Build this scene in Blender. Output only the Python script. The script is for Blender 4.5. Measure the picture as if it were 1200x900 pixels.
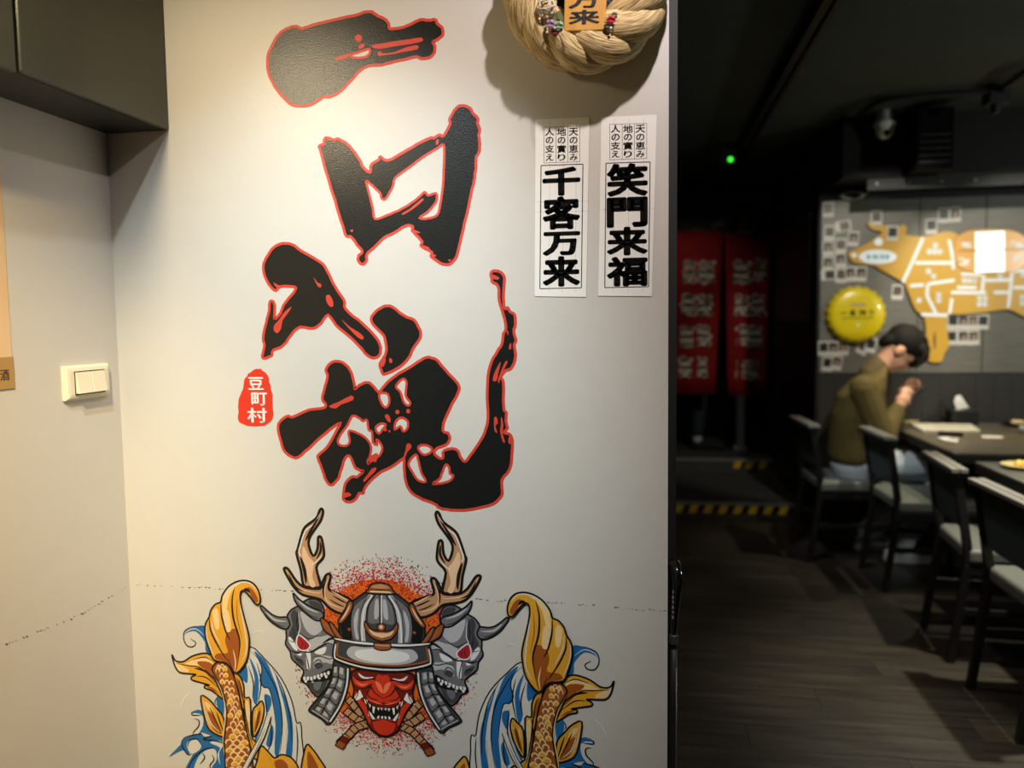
import bpy, bmesh, math, random
from mathutils import Vector, Matrix, geometry, noise
random.seed(7)
for o in list(bpy.data.objects): bpy.data.objects.remove(o, do_unlink=True)
scene = bpy.context.scene
COL = scene.collection
R = math.radians
D = 1.5            # distance to the mural wall
CAMZ = 1.38
# ------------------------------------------------------------------ camera
F = 943.0
YAW, PITCH, ROLL = R(9.39), R(4.465), R(-0.74)
_fw = Vector((-math.sin(YAW)*math.cos(PITCH), math.cos(YAW)*math.cos(PITCH), -math.sin(PITCH)))
_r0 = Vector((math.cos(YAW), math.sin(YAW), 0)); _u0 = _r0.cross(_fw)
_r = _r0*math.cos(ROLL) + _u0*math.sin(ROLL); _u = -_r0*math.sin(ROLL) + _u0*math.cos(ROLL)
CAM = Vector((0, 0, CAMZ))
cam = bpy.data.objects.new('camera', bpy.data.cameras.new('camera')); COL.objects.link(cam)
M = Matrix.Identity(4)
for i in range(3): M[i][0], M[i][1], M[i][2] = _r[i], _u[i], -_fw[i]
cam.matrix_world = Matrix.Translation(CAM) @ M
cam.data.sensor_width = 36; cam.data.lens = F/1200*36; cam.data.clip_start = 0.02
cam.data.dof.use_dof = True; cam.data.dof.focus_distance = 1.55; cam.data.dof.aperture_fstop = 2.1
scene.camera = cam
def ray(p): return _fw*F + _r*(p[0]-600) + _u*(450-p[1])
def aty(p, Y): d = ray(p); return CAM + d*(Y/d[1])          # pixel on the plane y = Y
def atz(p, Z): d = ray(p); return CAM + d*((Z-CAMZ)/d[2])   # pixel on the plane z = Z
def atx(p, X): d = ray(p); return CAM + d*(X/d[0])
# ------------------------------------------------------------------ world, lights, exposure
w = bpy.data.worlds.new('world'); scene.world = w; w.use_nodes = True
w.node_tree.nodes['Background'].inputs[0].default_value = (0.6, 0.7, 0.8, 1)
w.node_tree.nodes['Background'].inputs[1].default_value = 0.02
scene.view_settings.view_transform = 'Standard'; scene.view_settings.look = 'None'
scene.view_settings.exposure = 2.4; scene.view_settings.gamma = 1.0; scene.view_settings.use_curve_mapping = False
def spot(name, loc, tgt, power, color, size=60, blend=0.6, rad=0.03):
    l = bpy.data.lights.new(name, 'SPOT'); l.energy = power; l.color = color; l.spot_size = R(size); l.spot_blend = blend; l.shadow_soft_size = rad
    o = bpy.data.objects.new(name, l); COL.objects.link(o); o.location = loc
    o.rotation_euler = (Vector(tgt)-Vector(loc)).to_track_quat('-Z', 'Y').to_euler(); return o
WARM, NEUT, COOL = (1, .80, .50), (1, .95, .87), (.88, .96, 1)
spot('spot_mural_centre', (-.50, .32, 2.46), (-.60, 1.5, 1.15), 22, (.78, .93, 1), 49, 1.0, .02)
spot('spot_mural_corner', (-.89, .84, 2.00), (-.72, 1.5, 1.68), 3.2, WARM, 96, 1.0, .05)
spot('spot_mural_rope', (.16, .88, 2.46), (-.08, 1.5, 1.50), 8.5, (1, .88, .88), 100, 1.0, .02)
spot('spot_left_wall', (-.30, -.15, 2.46), (-1.06, .86, 1.16), 52, (1, .74, .36), 46, 1.0, .04)
spot('spot_cow_head', (1.30, 3.30, 2.46), (1.32, 5.2, 1.42), 17, (1, .93, .80), 40, .5, .03)
spot('spot_cow_body', (2.05, 3.30, 2.46), (2.02, 5.2, 1.42), 22, (1, .93, .80), 38, .5, .03)
spot('spot_table_far', (1.95, 4.55, 2.46), (1.85, 4.5, .74), 13, (1, .88, .68), 62, .8, .03)
spot('spot_guest', (1.62, 4.25, 2.46), (1.33, 4.72, .55), 17, (1, .90, .68), 44, .8, .03)
spot('spot_chairs', (1.55, 2.95, 2.46), (1.45, 3.0, .5), 52, (1, .93, .78), 56, .7, .03)
spot('spot_floor_near', (.98, 2.1, 2.46), atz((1118, 852), 0), 26, (1, .90, .70), 15, .9, .03)
spot('spot_aisle', (.45, 3.2, 2.46), (.75, 3.9, 0), 4.5, (1, .90, .76), 105, 1, .05)
spot('fill_guest_legs', (.45, 3.6, 2.46), (1.28, 4.75, .36), 10, (.90, .98, 1), 26, .9, .03)  # added fill, put in to brighten the seated person's jeans
spot('spot_doorway', (.20, 6.0, 2.3), (.30, 6.9, 1.4), 1.5, (1, .88, .75), 90, 1, .05)
pl = bpy.data.lights.new('fill_dining', 'POINT'); pl.energy = 9; pl.color = (.92, 1, .90); pl.shadow_soft_size = .08  # added unseen fill lamp, lifts the ceiling, walls and curtain
po = bpy.data.objects.new('fill_dining', pl); COL.objects.link(po); po.location = (3.3, 2.6, 1.85)
# ------------------------------------------------------------------ materials
def srgb(c):
    f = lambda v: v/12.92 if v <= .04045 else ((v+.055)/1.055)**2.4
    return tuple(f(v/255) for v in c) + (1,)
_mats = {}
def mat(name, col, rough=.6, spec=.5, metal=0, emit=None, es=0, var=0, vscale=6, stretch=(1, 1, 1), bump=0, bscale=60, col2=None, coat=0):
    """procedural principled material; col in sRGB 0-255; var mixes a noise towards col2 / darker"""
    if name in _mats: return _mats[name]
    m = bpy.data.materials.new(name); m.use_nodes = True; nt = m.node_tree; b = nt.nodes['Principled BSDF']
    c = srgb(col); b.inputs['Base Color'].default_value = c
    b.inputs['Roughness'].default_value = rough; b.inputs['Specular IOR Level'].default_value = spec; b.inputs['Metallic'].default_value = metal
    b.inputs['Coat Weight'].default_value = coat
    if emit: b.inputs['Emission Color'].default_value = srgb(emit); b.inputs['Emission Strength'].default_value = es
    if var or bump:
        tc = nt.nodes.new('ShaderNodeTexCoord'); mp = nt.nodes.new('ShaderNodeMapping'); mp.inputs['Scale'].default_value = stretch
        nt.links.new(tc.outputs['Object'], mp.inputs['Vector'])
    if var:
        n = nt.nodes.new('ShaderNodeTexNoise'); n.inputs['Scale'].default_value = vscale; n.inputs['Detail'].default_value = 6; nt.links.new(mp.outputs[0], n.inputs['Vector'])
        mx = nt.nodes.new('ShaderNodeMix'); mx.data_type = 'RGBA'
        rp = nt.nodes.new('ShaderNodeMapRange'); rp.inputs['From Min'].default_value = .3; rp.inputs['From Max'].default_value = .7; rp.inputs['To Max'].default_value = var
        nt.links.new(n.outputs['Fac'], rp.inputs['Value']); nt.links.new(rp.outputs[0], mx.inputs['Factor'])
        mx.inputs['A'].default_value = c; mx.inputs['B'].default_value = srgb(col2) if col2 else tuple(v*.5 for v in c[:3])+(1,)
        nt.links.new(mx.outputs['Result'], b.inputs['Base Color'])
    if bump:
        n2 = nt.nodes.new('ShaderNodeTexNoise'); n2.inputs['Scale'].default_value = bscale; n2.inputs['Detail'].default_value = 4; nt.links.new(mp.outputs[0], n2.inputs['Vector'])
        bp = nt.nodes.new('ShaderNodeBump'); bp.inputs['Strength'].default_value = bump; bp.inputs['Distance'].default_value = .004
        nt.links.new(n2.outputs['Fac'], bp.inputs['Height']); nt.links.new(bp.outputs[0], b.inputs['Normal'])
    _mats[name] = m; return m
def ink(name, col, rough=.42): return mat('print_'+name, col, rough, .5, bump=.14, bscale=420)
PAINT = mat('paint_wall', (206, 202, 193), .42, .5, var=.10, vscale=3, col2=(190, 184, 172), bump=.30, bscale=11)
# second, finer relief on the wall paint: canvas-like roller texture and filled patches
def wall_relief(m):
    nt = m.node_tree; b = nt.nodes['Principled BSDF']; tc = nt.nodes['Texture Coordinate']
    n = nt.nodes.new('ShaderNodeTexNoise'); n.inputs['Scale'].default_value = 260; n.inputs['Detail'].default_value = 3
    nt.links.new(tc.outputs['Object'], n.inputs['Vector'])
    bp = nt.nodes.new('ShaderNodeBump'); bp.inputs['Strength'].default_value = .10; bp.inputs['Distance'].default_value = .001
    nt.links.new(n.outputs['Fac'], bp.inputs['Height'])
    old = b.inputs['Normal'].links[0].from_socket; nt.links.new(old, bp.inputs['Normal']); nt.links.new(bp.outputs[0], b.inputs['Normal'])
wall_relief(PAINT)
BLACKPAINT = mat('paint_black', (30, 33, 31), .7, .3, var=.4, vscale=4)
CEIL = mat('paint_ceiling', (84, 90, 84), .9, .2, var=.3, vscale=2)
# ------------------------------------------------------------------ mesh helpers
def link(name, me, parent=None, mats=None, smooth=False, loc=None):
    o = bpy.data.objects.new(name, me); COL.objects.link(o)
    if mats and not me.materials:
        for m in (mats if isinstance(mats, (list, tuple)) else [mats]): me.materials.append(m)
    if smooth:
        for p in me.polygons: p.use_smooth = True
    if parent is not None: o.parent = parent
    if loc is not None: o.location = loc
    return o
def tag(o, label, cat, group=None):
    o['label'] = label; o['category'] = cat
    if group: o['group'] = group
    return o
def thing(name, label, cat, loc=(0, 0, 0), rz=0, group=None):
    o = bpy.data.objects.new(name, None); COL.objects.link(o); o.location = loc; o.rotation_euler = (0, 0, rz); o.empty_display_size = .05
    return tag(o, label, cat, group)
def struct(o): o['kind'] = 'structure'; return o
class MB:
    """collects faces with material slots"""
    def __init__(s): s.v = []; s.f = []; s.m = []; s.mats = []
    def slot(s, m):
        if m not in s.mats: s.mats.append(m)
        return s.mats.index(m)
    def add(s, vs, fs, m):
        k = len(s.v); s.v += [tuple(v) for v in vs]; i = s.slot(m)
        for f in fs: s.f.append([j+k for j in f]); s.m.append(i)
        return s
    def box(s, a, b, m, rot=None, c=None):
        x0, y0, z0 = a; x1, y1, z1 = b
        vs = [Vector((x, y, z)) for z in (z0, z1) for y in (y0, y1) for x in (x0, x1)]
        if rot is not None:
            c = Vector(c) if c is not None else (Vector(a)+Vector(b))/2
            vs = [c + rot @ (v-c) for v in vs]
        return s.add(vs, [(0, 2, 3, 1), (4, 5, 7, 6), (0, 1, 5, 4), (2, 6, 7, 3), (0, 4, 6, 2), (1, 3, 7, 5)], m)
    def tube(s, pts, rad, m, seg=10, caps=True):
        pts = [Vector(p) for p in pts]; n = len(pts); rad = rad if isinstance(rad, (list, tuple)) else [rad]*n
        rings = []; prev = None
        for i, p in enumerate(pts):
            t = (pts[min(i+1, n-1)] - pts[max(i-1, 0)]).normalized()
            if prev is None: prev = t.orthogonal().normalized()
            prev = (prev - t*prev.dot(t)); prev = prev.normalized() if prev.length > 1e-6 else t.orthogonal().normalized()
            q = t.cross(prev); ra = rad[i]; ra = ra if isinstance(ra, (tuple, list)) else (ra, ra)
            rings.append([p + prev*math.cos(a)*ra[0] + q*math.sin(a)*ra[1] for a in (2*math.pi*k/seg for k in range(seg))])
        vs = [v for r_ in rings for v in r_]
        fs = [(i*seg+k, i*seg+(k+1) % seg, (i+1)*seg+(k+1) % seg, (i+1)*seg+k) for i in range(n-1) for k in range(seg)]
        if caps: fs += [tuple(range(seg))[::-1], tuple((n-1)*seg+k for k in range(seg))]
        return s.add(vs, fs, m)
    def lathe(s, prof, m, c=(0, 0, 0), seg=24, axis=(0, 0, 1)):
        q = Vector((0, 0, 1)).rotation_difference(Vector(axis)); c = Vector(c); n = len(prof)
        vs = [c + q @ Vector((r_*math.cos(2*math.pi*k/seg), r_*math.sin(2*math.pi*k/seg), z)) for r_, z in prof for k in range(seg)]
        fs = [(i*seg+k, i*seg+(k+1) % seg, (i+1)*seg+(k+1) % seg, (i+1)*seg+k) for i in range(n-1) for k in range(seg)]
        fs += [tuple(range(seg))[::-1], tuple((n-1)*seg+k for k in range(seg))]
        return s.add(vs, fs, m)
    def prism(s, loop, vec, m, holes=()):
        """closed loop of 3-D points (planar) extruded along vec"""
        vec = Vector(vec); loops = [[Vector(p) for p in loop]] + [[Vector(p) for p in h] for h in holes]
        flat = [p for l in loops for p in l]; tri = geometry.tessellate_polygon(loops); n = len(flat)
        fs = [tuple(t) for t in tri] + [tuple(i+n for i in t)[::-1] for t in tri]; k = 0
        for l in loops:
            for i in range(len(l)): a, b = k+i, k+(i+1) % len(l); fs.append((a, b, b+n, a+n))
            k += len(l)
        return s.add(flat + [p+vec for p in flat], fs, m)
    def mesh(s, name='mesh'):
        me = bpy.data.meshes.new(name); me.from_pydata(s.v, [], s.f)
        for m in s.mats: me.materials.append(m)
        me.polygons.foreach_set('material_index', s.m); me.update()
        bm = bmesh.new(); bm.from_mesh(me); bmesh.ops.recalc_face_normals(bm, faces=bm.faces); bm.to_mesh(me); bm.free()
        return me
    def obj(s, name, parent=None, smooth=False, bevel=0, seg=2, auto=None):
        me = s.mesh(name); o = link(name, me, parent, smooth=smooth or bevel > 0)
        if bevel:
            b = o.modifiers.new('bevel', 'BEVEL'); b.width = bevel; b.segments = seg; b.limit_method = 'ANGLE'; b.angle_limit = R(40); b.harden_normals = False
            for p in me.polygons: p.use_smooth = False
        return o
def copy_tree(o, parent=None, **kw):
    c = o.copy(); COL.objects.link(c); c.parent = parent
    for ch in [x for x in bpy.data.objects if x.parent == o]: copy_tree(ch, c)
    return c
def P2(s):   # "x,y x,y" -> list
    return [tuple(float(a) for a in t.split(',')) for t in s.split()]
def smooth2(pts, n=4, closed=True):
    """centripetal-ish Catmull-Rom through pixel points"""
    m = len(pts); out = []
    rng = range(m) if closed else range(m-1)
    for i in rng:
        g = (lambda k: pts[k % m]) if closed else (lambda k: pts[max(0, min(m-1, k))])
        p0, p1, p2, p3 = g(i-1), g(i), g(i+1), g(i+2)
        for j in range(n):
            t = j/n
            out.append(tuple(.5*(2*p1[a] + (p2[a]-p0[a])*t + (2*p0[a]-5*p1[a]+4*p2[a]-p3[a])*t*t + (3*p1[a]-p0[a]-3*p2[a]+p3[a])*t**3) for a in range(len(p1))))
    if not closed: out.append(pts[-1])
    return out
_glyphs = {}
def glyph(txt):
    """outline font glyph as flat (verts, faces, boundary edges)"""
    if txt in _glyphs: return _glyphs[txt]
    cu = bpy.data.curves.new('txt', 'FONT'); cu.body = txt; cu.size = 1; cu.resolution_u = 3; cu.align_x = 'CENTER'
    o = bpy.data.objects.new('txt', cu); COL.objects.link(o); bpy.context.view_layer.update()
    me = bpy.data.meshes.new_from_object(o.evaluated_get(bpy.context.evaluated_depsgraph_get()))
    bpy.data.objects.remove(o); bpy.data.curves.remove(cu)
    cnt = {}
    for p in me.polygons:
        for e in p.edge_keys: cnt[e] = cnt.get(e, 0)+1
    _glyphs[txt] = ([v.co.copy() for v in me.vertices], [tuple(p.vertices) for p in me.polygons], [e for e, c in cnt.items() if c == 1])
    bpy.data.meshes.remove(me); return _glyphs[txt]
def stamp(mb, txt, size, centre, ux, uy, m, bold=0.02):
    """flat lettering on a surface spanned by ux, uy at centre, fitted to size (w, h); bold thickens the strokes (fraction of the em)"""
    V_, F_, E_ = glyph(txt); V_ = [(v.x, v.y) for v in V_]; F_ = list(F_); V_ = list(V_); n0 = len(V_)
    if bold:
        for a, b in E_:
            (ax, ay), (bx, by) = V_[a], V_[b]; l = math.hypot(bx-ax, by-ay) or 1e-6; dx, dy = (bx-ax)/l*bold, (by-ay)/l*bold; k = len(V_); e = .5
            V_ += [(ax-dx*e-dy, ay-dy*e+dx), (bx+dx*e-dy, by+dy*e+dx), (bx+dx*e+dy, by+dy*e-dx), (ax-dx*e+dy, ay-dy*e-dx)]; F_.append((k, k+1, k+2, k+3))
    xs = [v[0] for v in V_]; ys = [v[1] for v in V_]; cx, cy, wx, wy = (min(xs)+max(xs))/2, (min(ys)+max(ys))/2, max(xs)-min(xs), max(ys)-min(ys)
    sx, sy = size[0]/wx, size[1]/max(wy, 1e-3); ux, uy, c = Vector(ux), Vector(uy), Vector(centre); nn = ux.cross(uy)*.00002
    mb.add([c + ux*(x-cx)*sx + uy*(y-cy)*sy + (nn if i >= n0 else nn*0) for i, (x, y) in enumerate(V_)], F_, m)
# ------------------------------------------------------------------ the setting
XL = -1.068; XR = .0425; CEILZ = 2.5; YB = 5.2; XB = 1.045
def slab(name, a, b, m, parent=None):
    o = MB().box(a, b, m).obj(name, parent)
    if parent is None: struct(o)
    return o
wall_mural = slab('wall_mural', (XL-.1, D, 0), (XR, D+.10, CEILZ), PAINT)
wall_left = slab('wall_left', (XL-.1, -2.2, 0), (XL, D, CEILZ), PAINT)
trim_1 = slab('trim_1', (XR-.05, D+.10, 0), (.0615, D+.125, CEILZ), mat('jamb_dark', (24, 28, 26), .6))
floor = slab('floor', (XL-.1, -2.2, -.06), (4.2, 9.0, -.012), mat('floor_screed', (20, 19, 17), .8))
ceiling = slab('ceiling', (XL-.1, -2.2, CEILZ), (4.2, 9.0, CEILZ+.06), CEIL)
slab('wall_right', (4.1, -2.2, 0), (4.2, 9.0, CEILZ), BLACKPAINT)
slab('wall_entrance', (XL, -2.2, 0), (4.1, -2.1, CEILZ), mat('paint_entrance', (120, 112, 100), .8))
wall_back = slab('wall_back', (XB, YB, 0), (4.1, YB+.12, CEILZ), mat('wall_back_black', (26, 27, 26), .7))
slab('wall_passage', (XB, YB+.12, 0), (XB+.1, 6.95, CEILZ), BLACKPAINT)
slab('wall_far', (-1.0, 8.8, 0), (4.1, 8.9, CEILZ), mat('wall_far', (70, 76, 74), .7))
slab('wall_far_left', (-.05, D+.1, 0), (.0, 8.8, CEILZ), BLACKPAINT)
# door frame of the curtained passage
slab('trim_2', (.0, 6.92, 2.40), (XB+.1, 7.0, CEILZ), BLACKPAINT)
# steps with hazard tape
step_conc = mat('step_concrete', (62, 64, 60), .8, var=.4)
def step(name, y0, z0, z1, xa, tape_from):
    st = struct(MB().box((0, y0, z0), (XB, 8.8, z1), step_conc).obj(name))
    MB().box((xa, y0-.012, z1-.012), (XB-.005, y0+.035, z1+.003), mat('nosing_metal', (150, 150, 140), .5, metal=.6)).obj('nosing', st)
    yel, blk = mat('tape_yellow', (214, 178, 30), .5), mat('tape_black', (18, 18, 18), .5)
    x = tape_from; k = 0
    while x < XB-.05:
        MB().prism([(x, y0-.004, z1-.072), (x+.05, y0-.004, z1-.072), (x+.075, y0-.004, z1-.014), (x+.025, y0-.004, z1-.014)], (0, .004, 0), (yel, blk)[k % 2]).obj('tape_stripe', st)
        x += .05; k += 1
step('floor_step_lower', 5.66, -.05, .105, .17, .2)
step('floor_step_upper', 6.80, .10, .215, .17, .72)
# floor planks running along X
PLK = [mat('plank_%s' % n, c, .42, .5, var=1.0, vscale=3.5, stretch=(.8, 18, 1), col2=c2, bump=.3, bscale=30) for n, c, c2 in (('umber', (66, 60, 50), (26, 24, 20)), ('ash', (72, 66, 56), (30, 28, 24)), ('dusk', (60, 55, 47), (24, 22, 19)))]
PL, PWD = 1.22, .152
pm = []
for m in PLK:
    b = MB().box((0, 0, -.012), (PL-.0018, PWD-.0018, 0), m); pm.append(b.mesh('plank'))
row = 0; yy = D+.02
while yy < 5.66:
    x = -.03 - (row*.47 % PL) + .0
    while x < 3.6:
        if x + PL > .0:
            o = link('plank', pm[random.randrange(3)], floor); o.location = (x, yy, 0)
        x += PL
    yy += PWD; row += 1
# grey boards behind the chart, dark vertical boards below
PANZ0, PANZ1 = 1.037, 2.077
gp = mat('board_grey', (112, 110, 100), .45, .5, var=.5, vscale=4, stretch=(2, 1, 26), col2=(80, 78, 70), bump=.12, bscale=40)
gx = [1.057, 1.62, 1.985, 2.43, 2.9, 3.4, 4.08]
for a, b in zip(gx, gx[1:]):
    MB().box((a, YB-.018, PANZ0), (b-.004, YB, PANZ1), gp).obj('panel', wall_back, bevel=.0015, seg=1)
dk = mat('board_dark', (50, 48, 44), .45, .5, var=.6, vscale=5, stretch=(30, 1, 1.5), col2=(30, 29, 27))
bm_ = MB().box((0, 0, 0), (.098, .014, PANZ0-.006), dk).mesh('plank')
for i in range(30):
    o = link('plank', bm_, wall_back, loc=(1.057+i*.1, YB-.014, 0))
# black bulkhead over the chart
bh = struct(MB().box((1.10, 4.86, 2.16), (4.08, YB-.001, CEILZ-.001), mat('bulkhead', (14, 13, 13), .6, .3)).obj('trim_3'))
# ------------------------------------------------------------------ wall decals (flat vinyl print)
AX = -.3453*D      # mirror axis of the mural on the wall
def W(p): v = aty(p, D); return (v.x, v.z)
def mir(q): return [(2*AX-x, z) for x, z in q]
class Decal:
    """one printed part: layers of flat shapes a fraction of a millimetre off the wall"""
    def __init__(s, base=0): s.mb = MB(); s.k = base
    def lay(s, pts2, m, holes=(), flip=False):
        s.k += 1; y = D - .0003 - s.k*.000006
        loops = [pts2] + list(holes)
        if flip: loops = [mir(l) for l in loops]
        L3 = [[Vector((x, y, z)) for x, z in l] for l in loops]
        tri = geometry.tessellate_polygon(L3); s.mb.add([p for l in L3 for p in l], [tuple(t) for t in tri], m); return s
    def fill(s, px, m, holes=(), n=3, flip=False):
        px = P2(px) if isinstance(px, str) else px
        return s.lay([W(p) for p in smooth2(px, n)], m, [[W(p) for p in smooth2(P2(h) if isinstance(h, str) else h, n)] for h in holes], flip)
    def sym(s, px, m, n=3):
        """left half given from the top centre to the bottom centre"""
        L = [W(p) for p in smooth2(P2(px), n, closed=False)]
        L = [(min(x, AX), z) for x, z in L]; return s.lay(L + mir(L)[::-1], m)
    def line(s, px, w, m, closed=False, n=4, taper=0, flip=False, sy=False):
        """ribbon of w pixels; taper 1: both ends thin, 2: thin tail"""
        px = P2(px) if isinstance(px, str) else px
        pts = smooth2(px, n, closed) if len(px) > 2 else px
        c = [W(p) for p in pts]; s.k += 1; y = D - .0003 - s.k*.000006; w *= D/F*.5*1.03; N = len(c); vs = []
        for i, p in enumerate(c):
            a, b = (c[i-1], c[(i+1) % N]) if closed else (c[max(i-1, 0)], c[min(i+1, N-1)])
            dx, dz = b[0]-a[0], b[1]-a[1]; l = math.hypot(dx, dz) or 1; t = i/max(1, N-1)
            ww = w*(1 if not taper else max(.12, math.sin(math.pi*min(1, t*.96+.02))**.7) if taper == 1 else max(.1, (1-t)**.7))
            nx, nz = -dz/l*ww, dx/l*ww; vs += [(p[0]+nx, p[1]+nz), (p[0]-nx, p[1]-nz)]
        fs = [(2*i, 2*i+1, (2*i+3) % (2*N), (2*i+2) % (2*N)) for i in range(N if closed else N-1)]
        for fl in ((False, True) if sy else (flip,)):
            q = mir(vs) if fl else vs
            s.mb.add([Vector((x, y, z)) for x, z in q], fs, m)
        return s
    def dot(s, p, rx, ry, m, ang=0, flip=False):
        c, sn = math.cos(ang), math.sin(ang)
        return s.fill([(p[0]+rx*math.cos(t)*c-ry*math.sin(t)*sn, p[1]+rx*math.cos(t)*sn+ry*math.sin(t)*c) for t in (k*math.pi/4 for k in range(8))], m, n=2, flip=flip)
    def obj(s, name, parent): return s.mb.obj(name, parent)
K, RED = ink('black', (22, 24, 23), .30), ink('vermilion', (205, 62, 44), .45)
def rough_edge(px, amp):
    """small dry-brush irregularities along a smoothed contour"""
    out = []
    for i, p in enumerate(smooth2(P2(px), 3)):
        out.append((p[0] + amp*noise.noise((p[0]*.35, p[1]*.35, 1)), p[1] + amp*noise.noise((p[0]*.35, p[1]*.35, 9))))
    return out
def character(label, outers, flecks, lw=3.3):
    t = thing('brush_character', label, 'lettering', aty((450, 300), D), group=None)
    t.location = (0, 0, 0)
    I = Decal(0); O = Decal(20)
    for px, hs in outers:
        I.lay([W(p) for p in rough_edge(px, .7)], K, [[W(p) for p in rough_edge(h, .4)] for h in hs])
        O.line(rough_edge(px, .7), lw, RED, True, 1)
        for h in hs: O.line(rough_edge(h, .4), lw*.85, RED, True, 1)
    I.obj('ink', t); O.obj('outline', t)
    for h in flecks: Decal(10).fill(h, RED, n=2).obj('fleck', t)
    return t
ICHI = "354.2,33.5 347.6,31 339,32.5 329.6,37.5 321.7,47.6 315,62 313.3,75 315,86.6 321.7,101 331.8,114 342,122.7 352,124.5 365,122.7 376.5,115.5 381,113.4 388,113.4 398,107.6 409.7,96.7 416.7,87.8 424.4,81 432.2,77.2 447.8,76 462.2,72.2 477.8,68.9 488.3,66.7 494.4,68.9 502.2,67.8 507.8,63.9 510,56.7 508.3,51 507.8,48.9 516.7,43.9 519.4,38.9 517.8,32.2 512.8,27.8 510,22.8 502.2,23.9 494.4,22.8 486.7,25.6 476.7,30.6 465.6,33.3 456.1,33.3 455.6,27.8 450,21.7 443.3,18.9 435.6,13.9 428.9,13.9 420,17 401,21 381,26 365,29.6"
character('black brush stroke with red outline reading 一, topmost character on the wall', [(ICHI, ["410,65 420,61.5 427.8,58.5 433,57.5 433,63.3 427,67 416.7,67.8"])],
  ["392,68.6 402,64.5 412,62 410,66 401,69.5 394,70.5", "416,43 420,40 424,43 423,48.5 419,49 416.5,46.5", "420,55 424,51 427.5,52.5 426,55.5 422,57", "435.6,53.3 444,51.5 466,47.8 480,46 493.3,44 495.8,47.8 488,50.3 477.8,52.2 462,54.4 446.7,57 438,56.3", "444.4,66 442,62.2 445.6,60 449,62.6 462,61 475.6,55.6 488.9,53 489.3,57.8 472,61 462,63.4 449,65"])
NICHI = "383.7,161.3 391.7,164 395.7,162.7 405,167.3 413,175.3 421.7,187.3 425,195.3 432.3,202 434.3,200.7 435,192.7 443.7,187.3 445.7,183.3 455,188 471,179.3 488.3,169.3 504.3,161.3 508.3,162 515,158 519.7,159.3 527.7,144.7 527,139.3 535,126.7 541.7,124 551,126.7 553.7,132 560.3,139.3 559.7,144.7 562.3,151.3 561,159.3 562.3,168.7 561.7,178 558.3,184.7 557.7,196.7 556.3,208 553.7,221 548.3,245 543,269 537.7,290.3 534.3,302.3 527,309.7 519,309.7 511,305 505,300.3 506.3,295.7 499,291.7 493,287.7 495,283.7 489.7,277 483,270.3 483.7,265.7 476.3,264.3 461.7,272.7 449.7,279.3 437.7,290.7 429.7,298 429.7,305.3 425,310 419.7,305.3 420.3,299.3 425,295.3 419,287.3 411,277.3 405.7,276.7 401.7,265.3 395,244 388.3,221.3 381.7,200 377.7,184.7 375,175.3 373.7,171.3 379,168.7 380.3,163.3"
NH = "429,212 432.3,225.3 437,244 439.5,256.7 452.3,252.7 467,246.7 478,240.5 489.7,232.3 497.7,225 501.7,229 511,226.3 512,234 508,241 501,248.5 491.5,255.6 501.7,256 512.3,252 515.7,241 519,218.3 520.3,190 520,170 512.3,174 495,184.7 479,196.7 463,208.7 461,216.7 457,225 451.7,233.3 447,232 445.7,226.7 439,220 433.7,215.3"
character('black brush character with red outline reading 日, below the single horizontal stroke', [(NICHI, [NH])],
  ["471,250 480,245 494,233 496,235 484,245 473,251.5", "484,269 491,271.5 492,273.5 486,272", "496,287.5 503,290 502,292 497,290.5", "507,297.5 511,299 510,301 507,300", "525,304.5 529,304 527,306.5", "410,270 414,269 413,272", "511,165 514,163 514,168 511,170"])
IRI = "335,285 345,287.5 353.3,294.2 375,306.7 383.3,316.7 393.3,336.7 403.3,351.7 404,360 412,368.7 424,378 437.3,391.3 445.3,403.3 446,414 440,419.3 430.7,416.7 421.3,406 409.3,394 393.3,380.7 384.5,369 376.7,378.3 366.7,385 351.7,383.3 341.7,391.7 331.7,405 320,410.8 318.3,416.7 310,420 307.5,416.7 310,405 308.3,396.7 311.7,378.3 315.8,363.3 315.8,355 319.2,352.5 322.5,358.3 321.5,374 328.3,367 335,353.3 346.7,339.2 343.3,335.8 328.3,335.8 323.3,340.8 315,333.3 309.2,320 309.2,308.3 313.3,300 320,290.8 326.7,286.3"
character('black brush character with red outline reading 入, above the red name seal', [(IRI, [])],
  ["382,347 386,345.5 390,352 390.5,359 386.5,359 383,354", "367.5,325 372,331 376.5,333 376,336.5 372.5,335.5", "400,374 410,383 420,389 426,394.5 425,398 419,395 410,386", "342,359.5 336,369 331,376 329.5,385 325,390.5 321,387 321.5,381 327,375 334,365", "320.5,331 325,333.5 330,335.6 324,337"])
DOT = "453.3,358.3 460,359.6 473.3,370 485.3,374.7 490.7,383.3 493.3,391.3 490.7,399.3 484,408.7 480,418 470.7,428.7 458.7,435.3 449.3,438.7 446.7,434 445.3,426 452,415.3 452,400.7 448,391.3 438.7,382 434.7,374 440,365.3 448,360"
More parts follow.
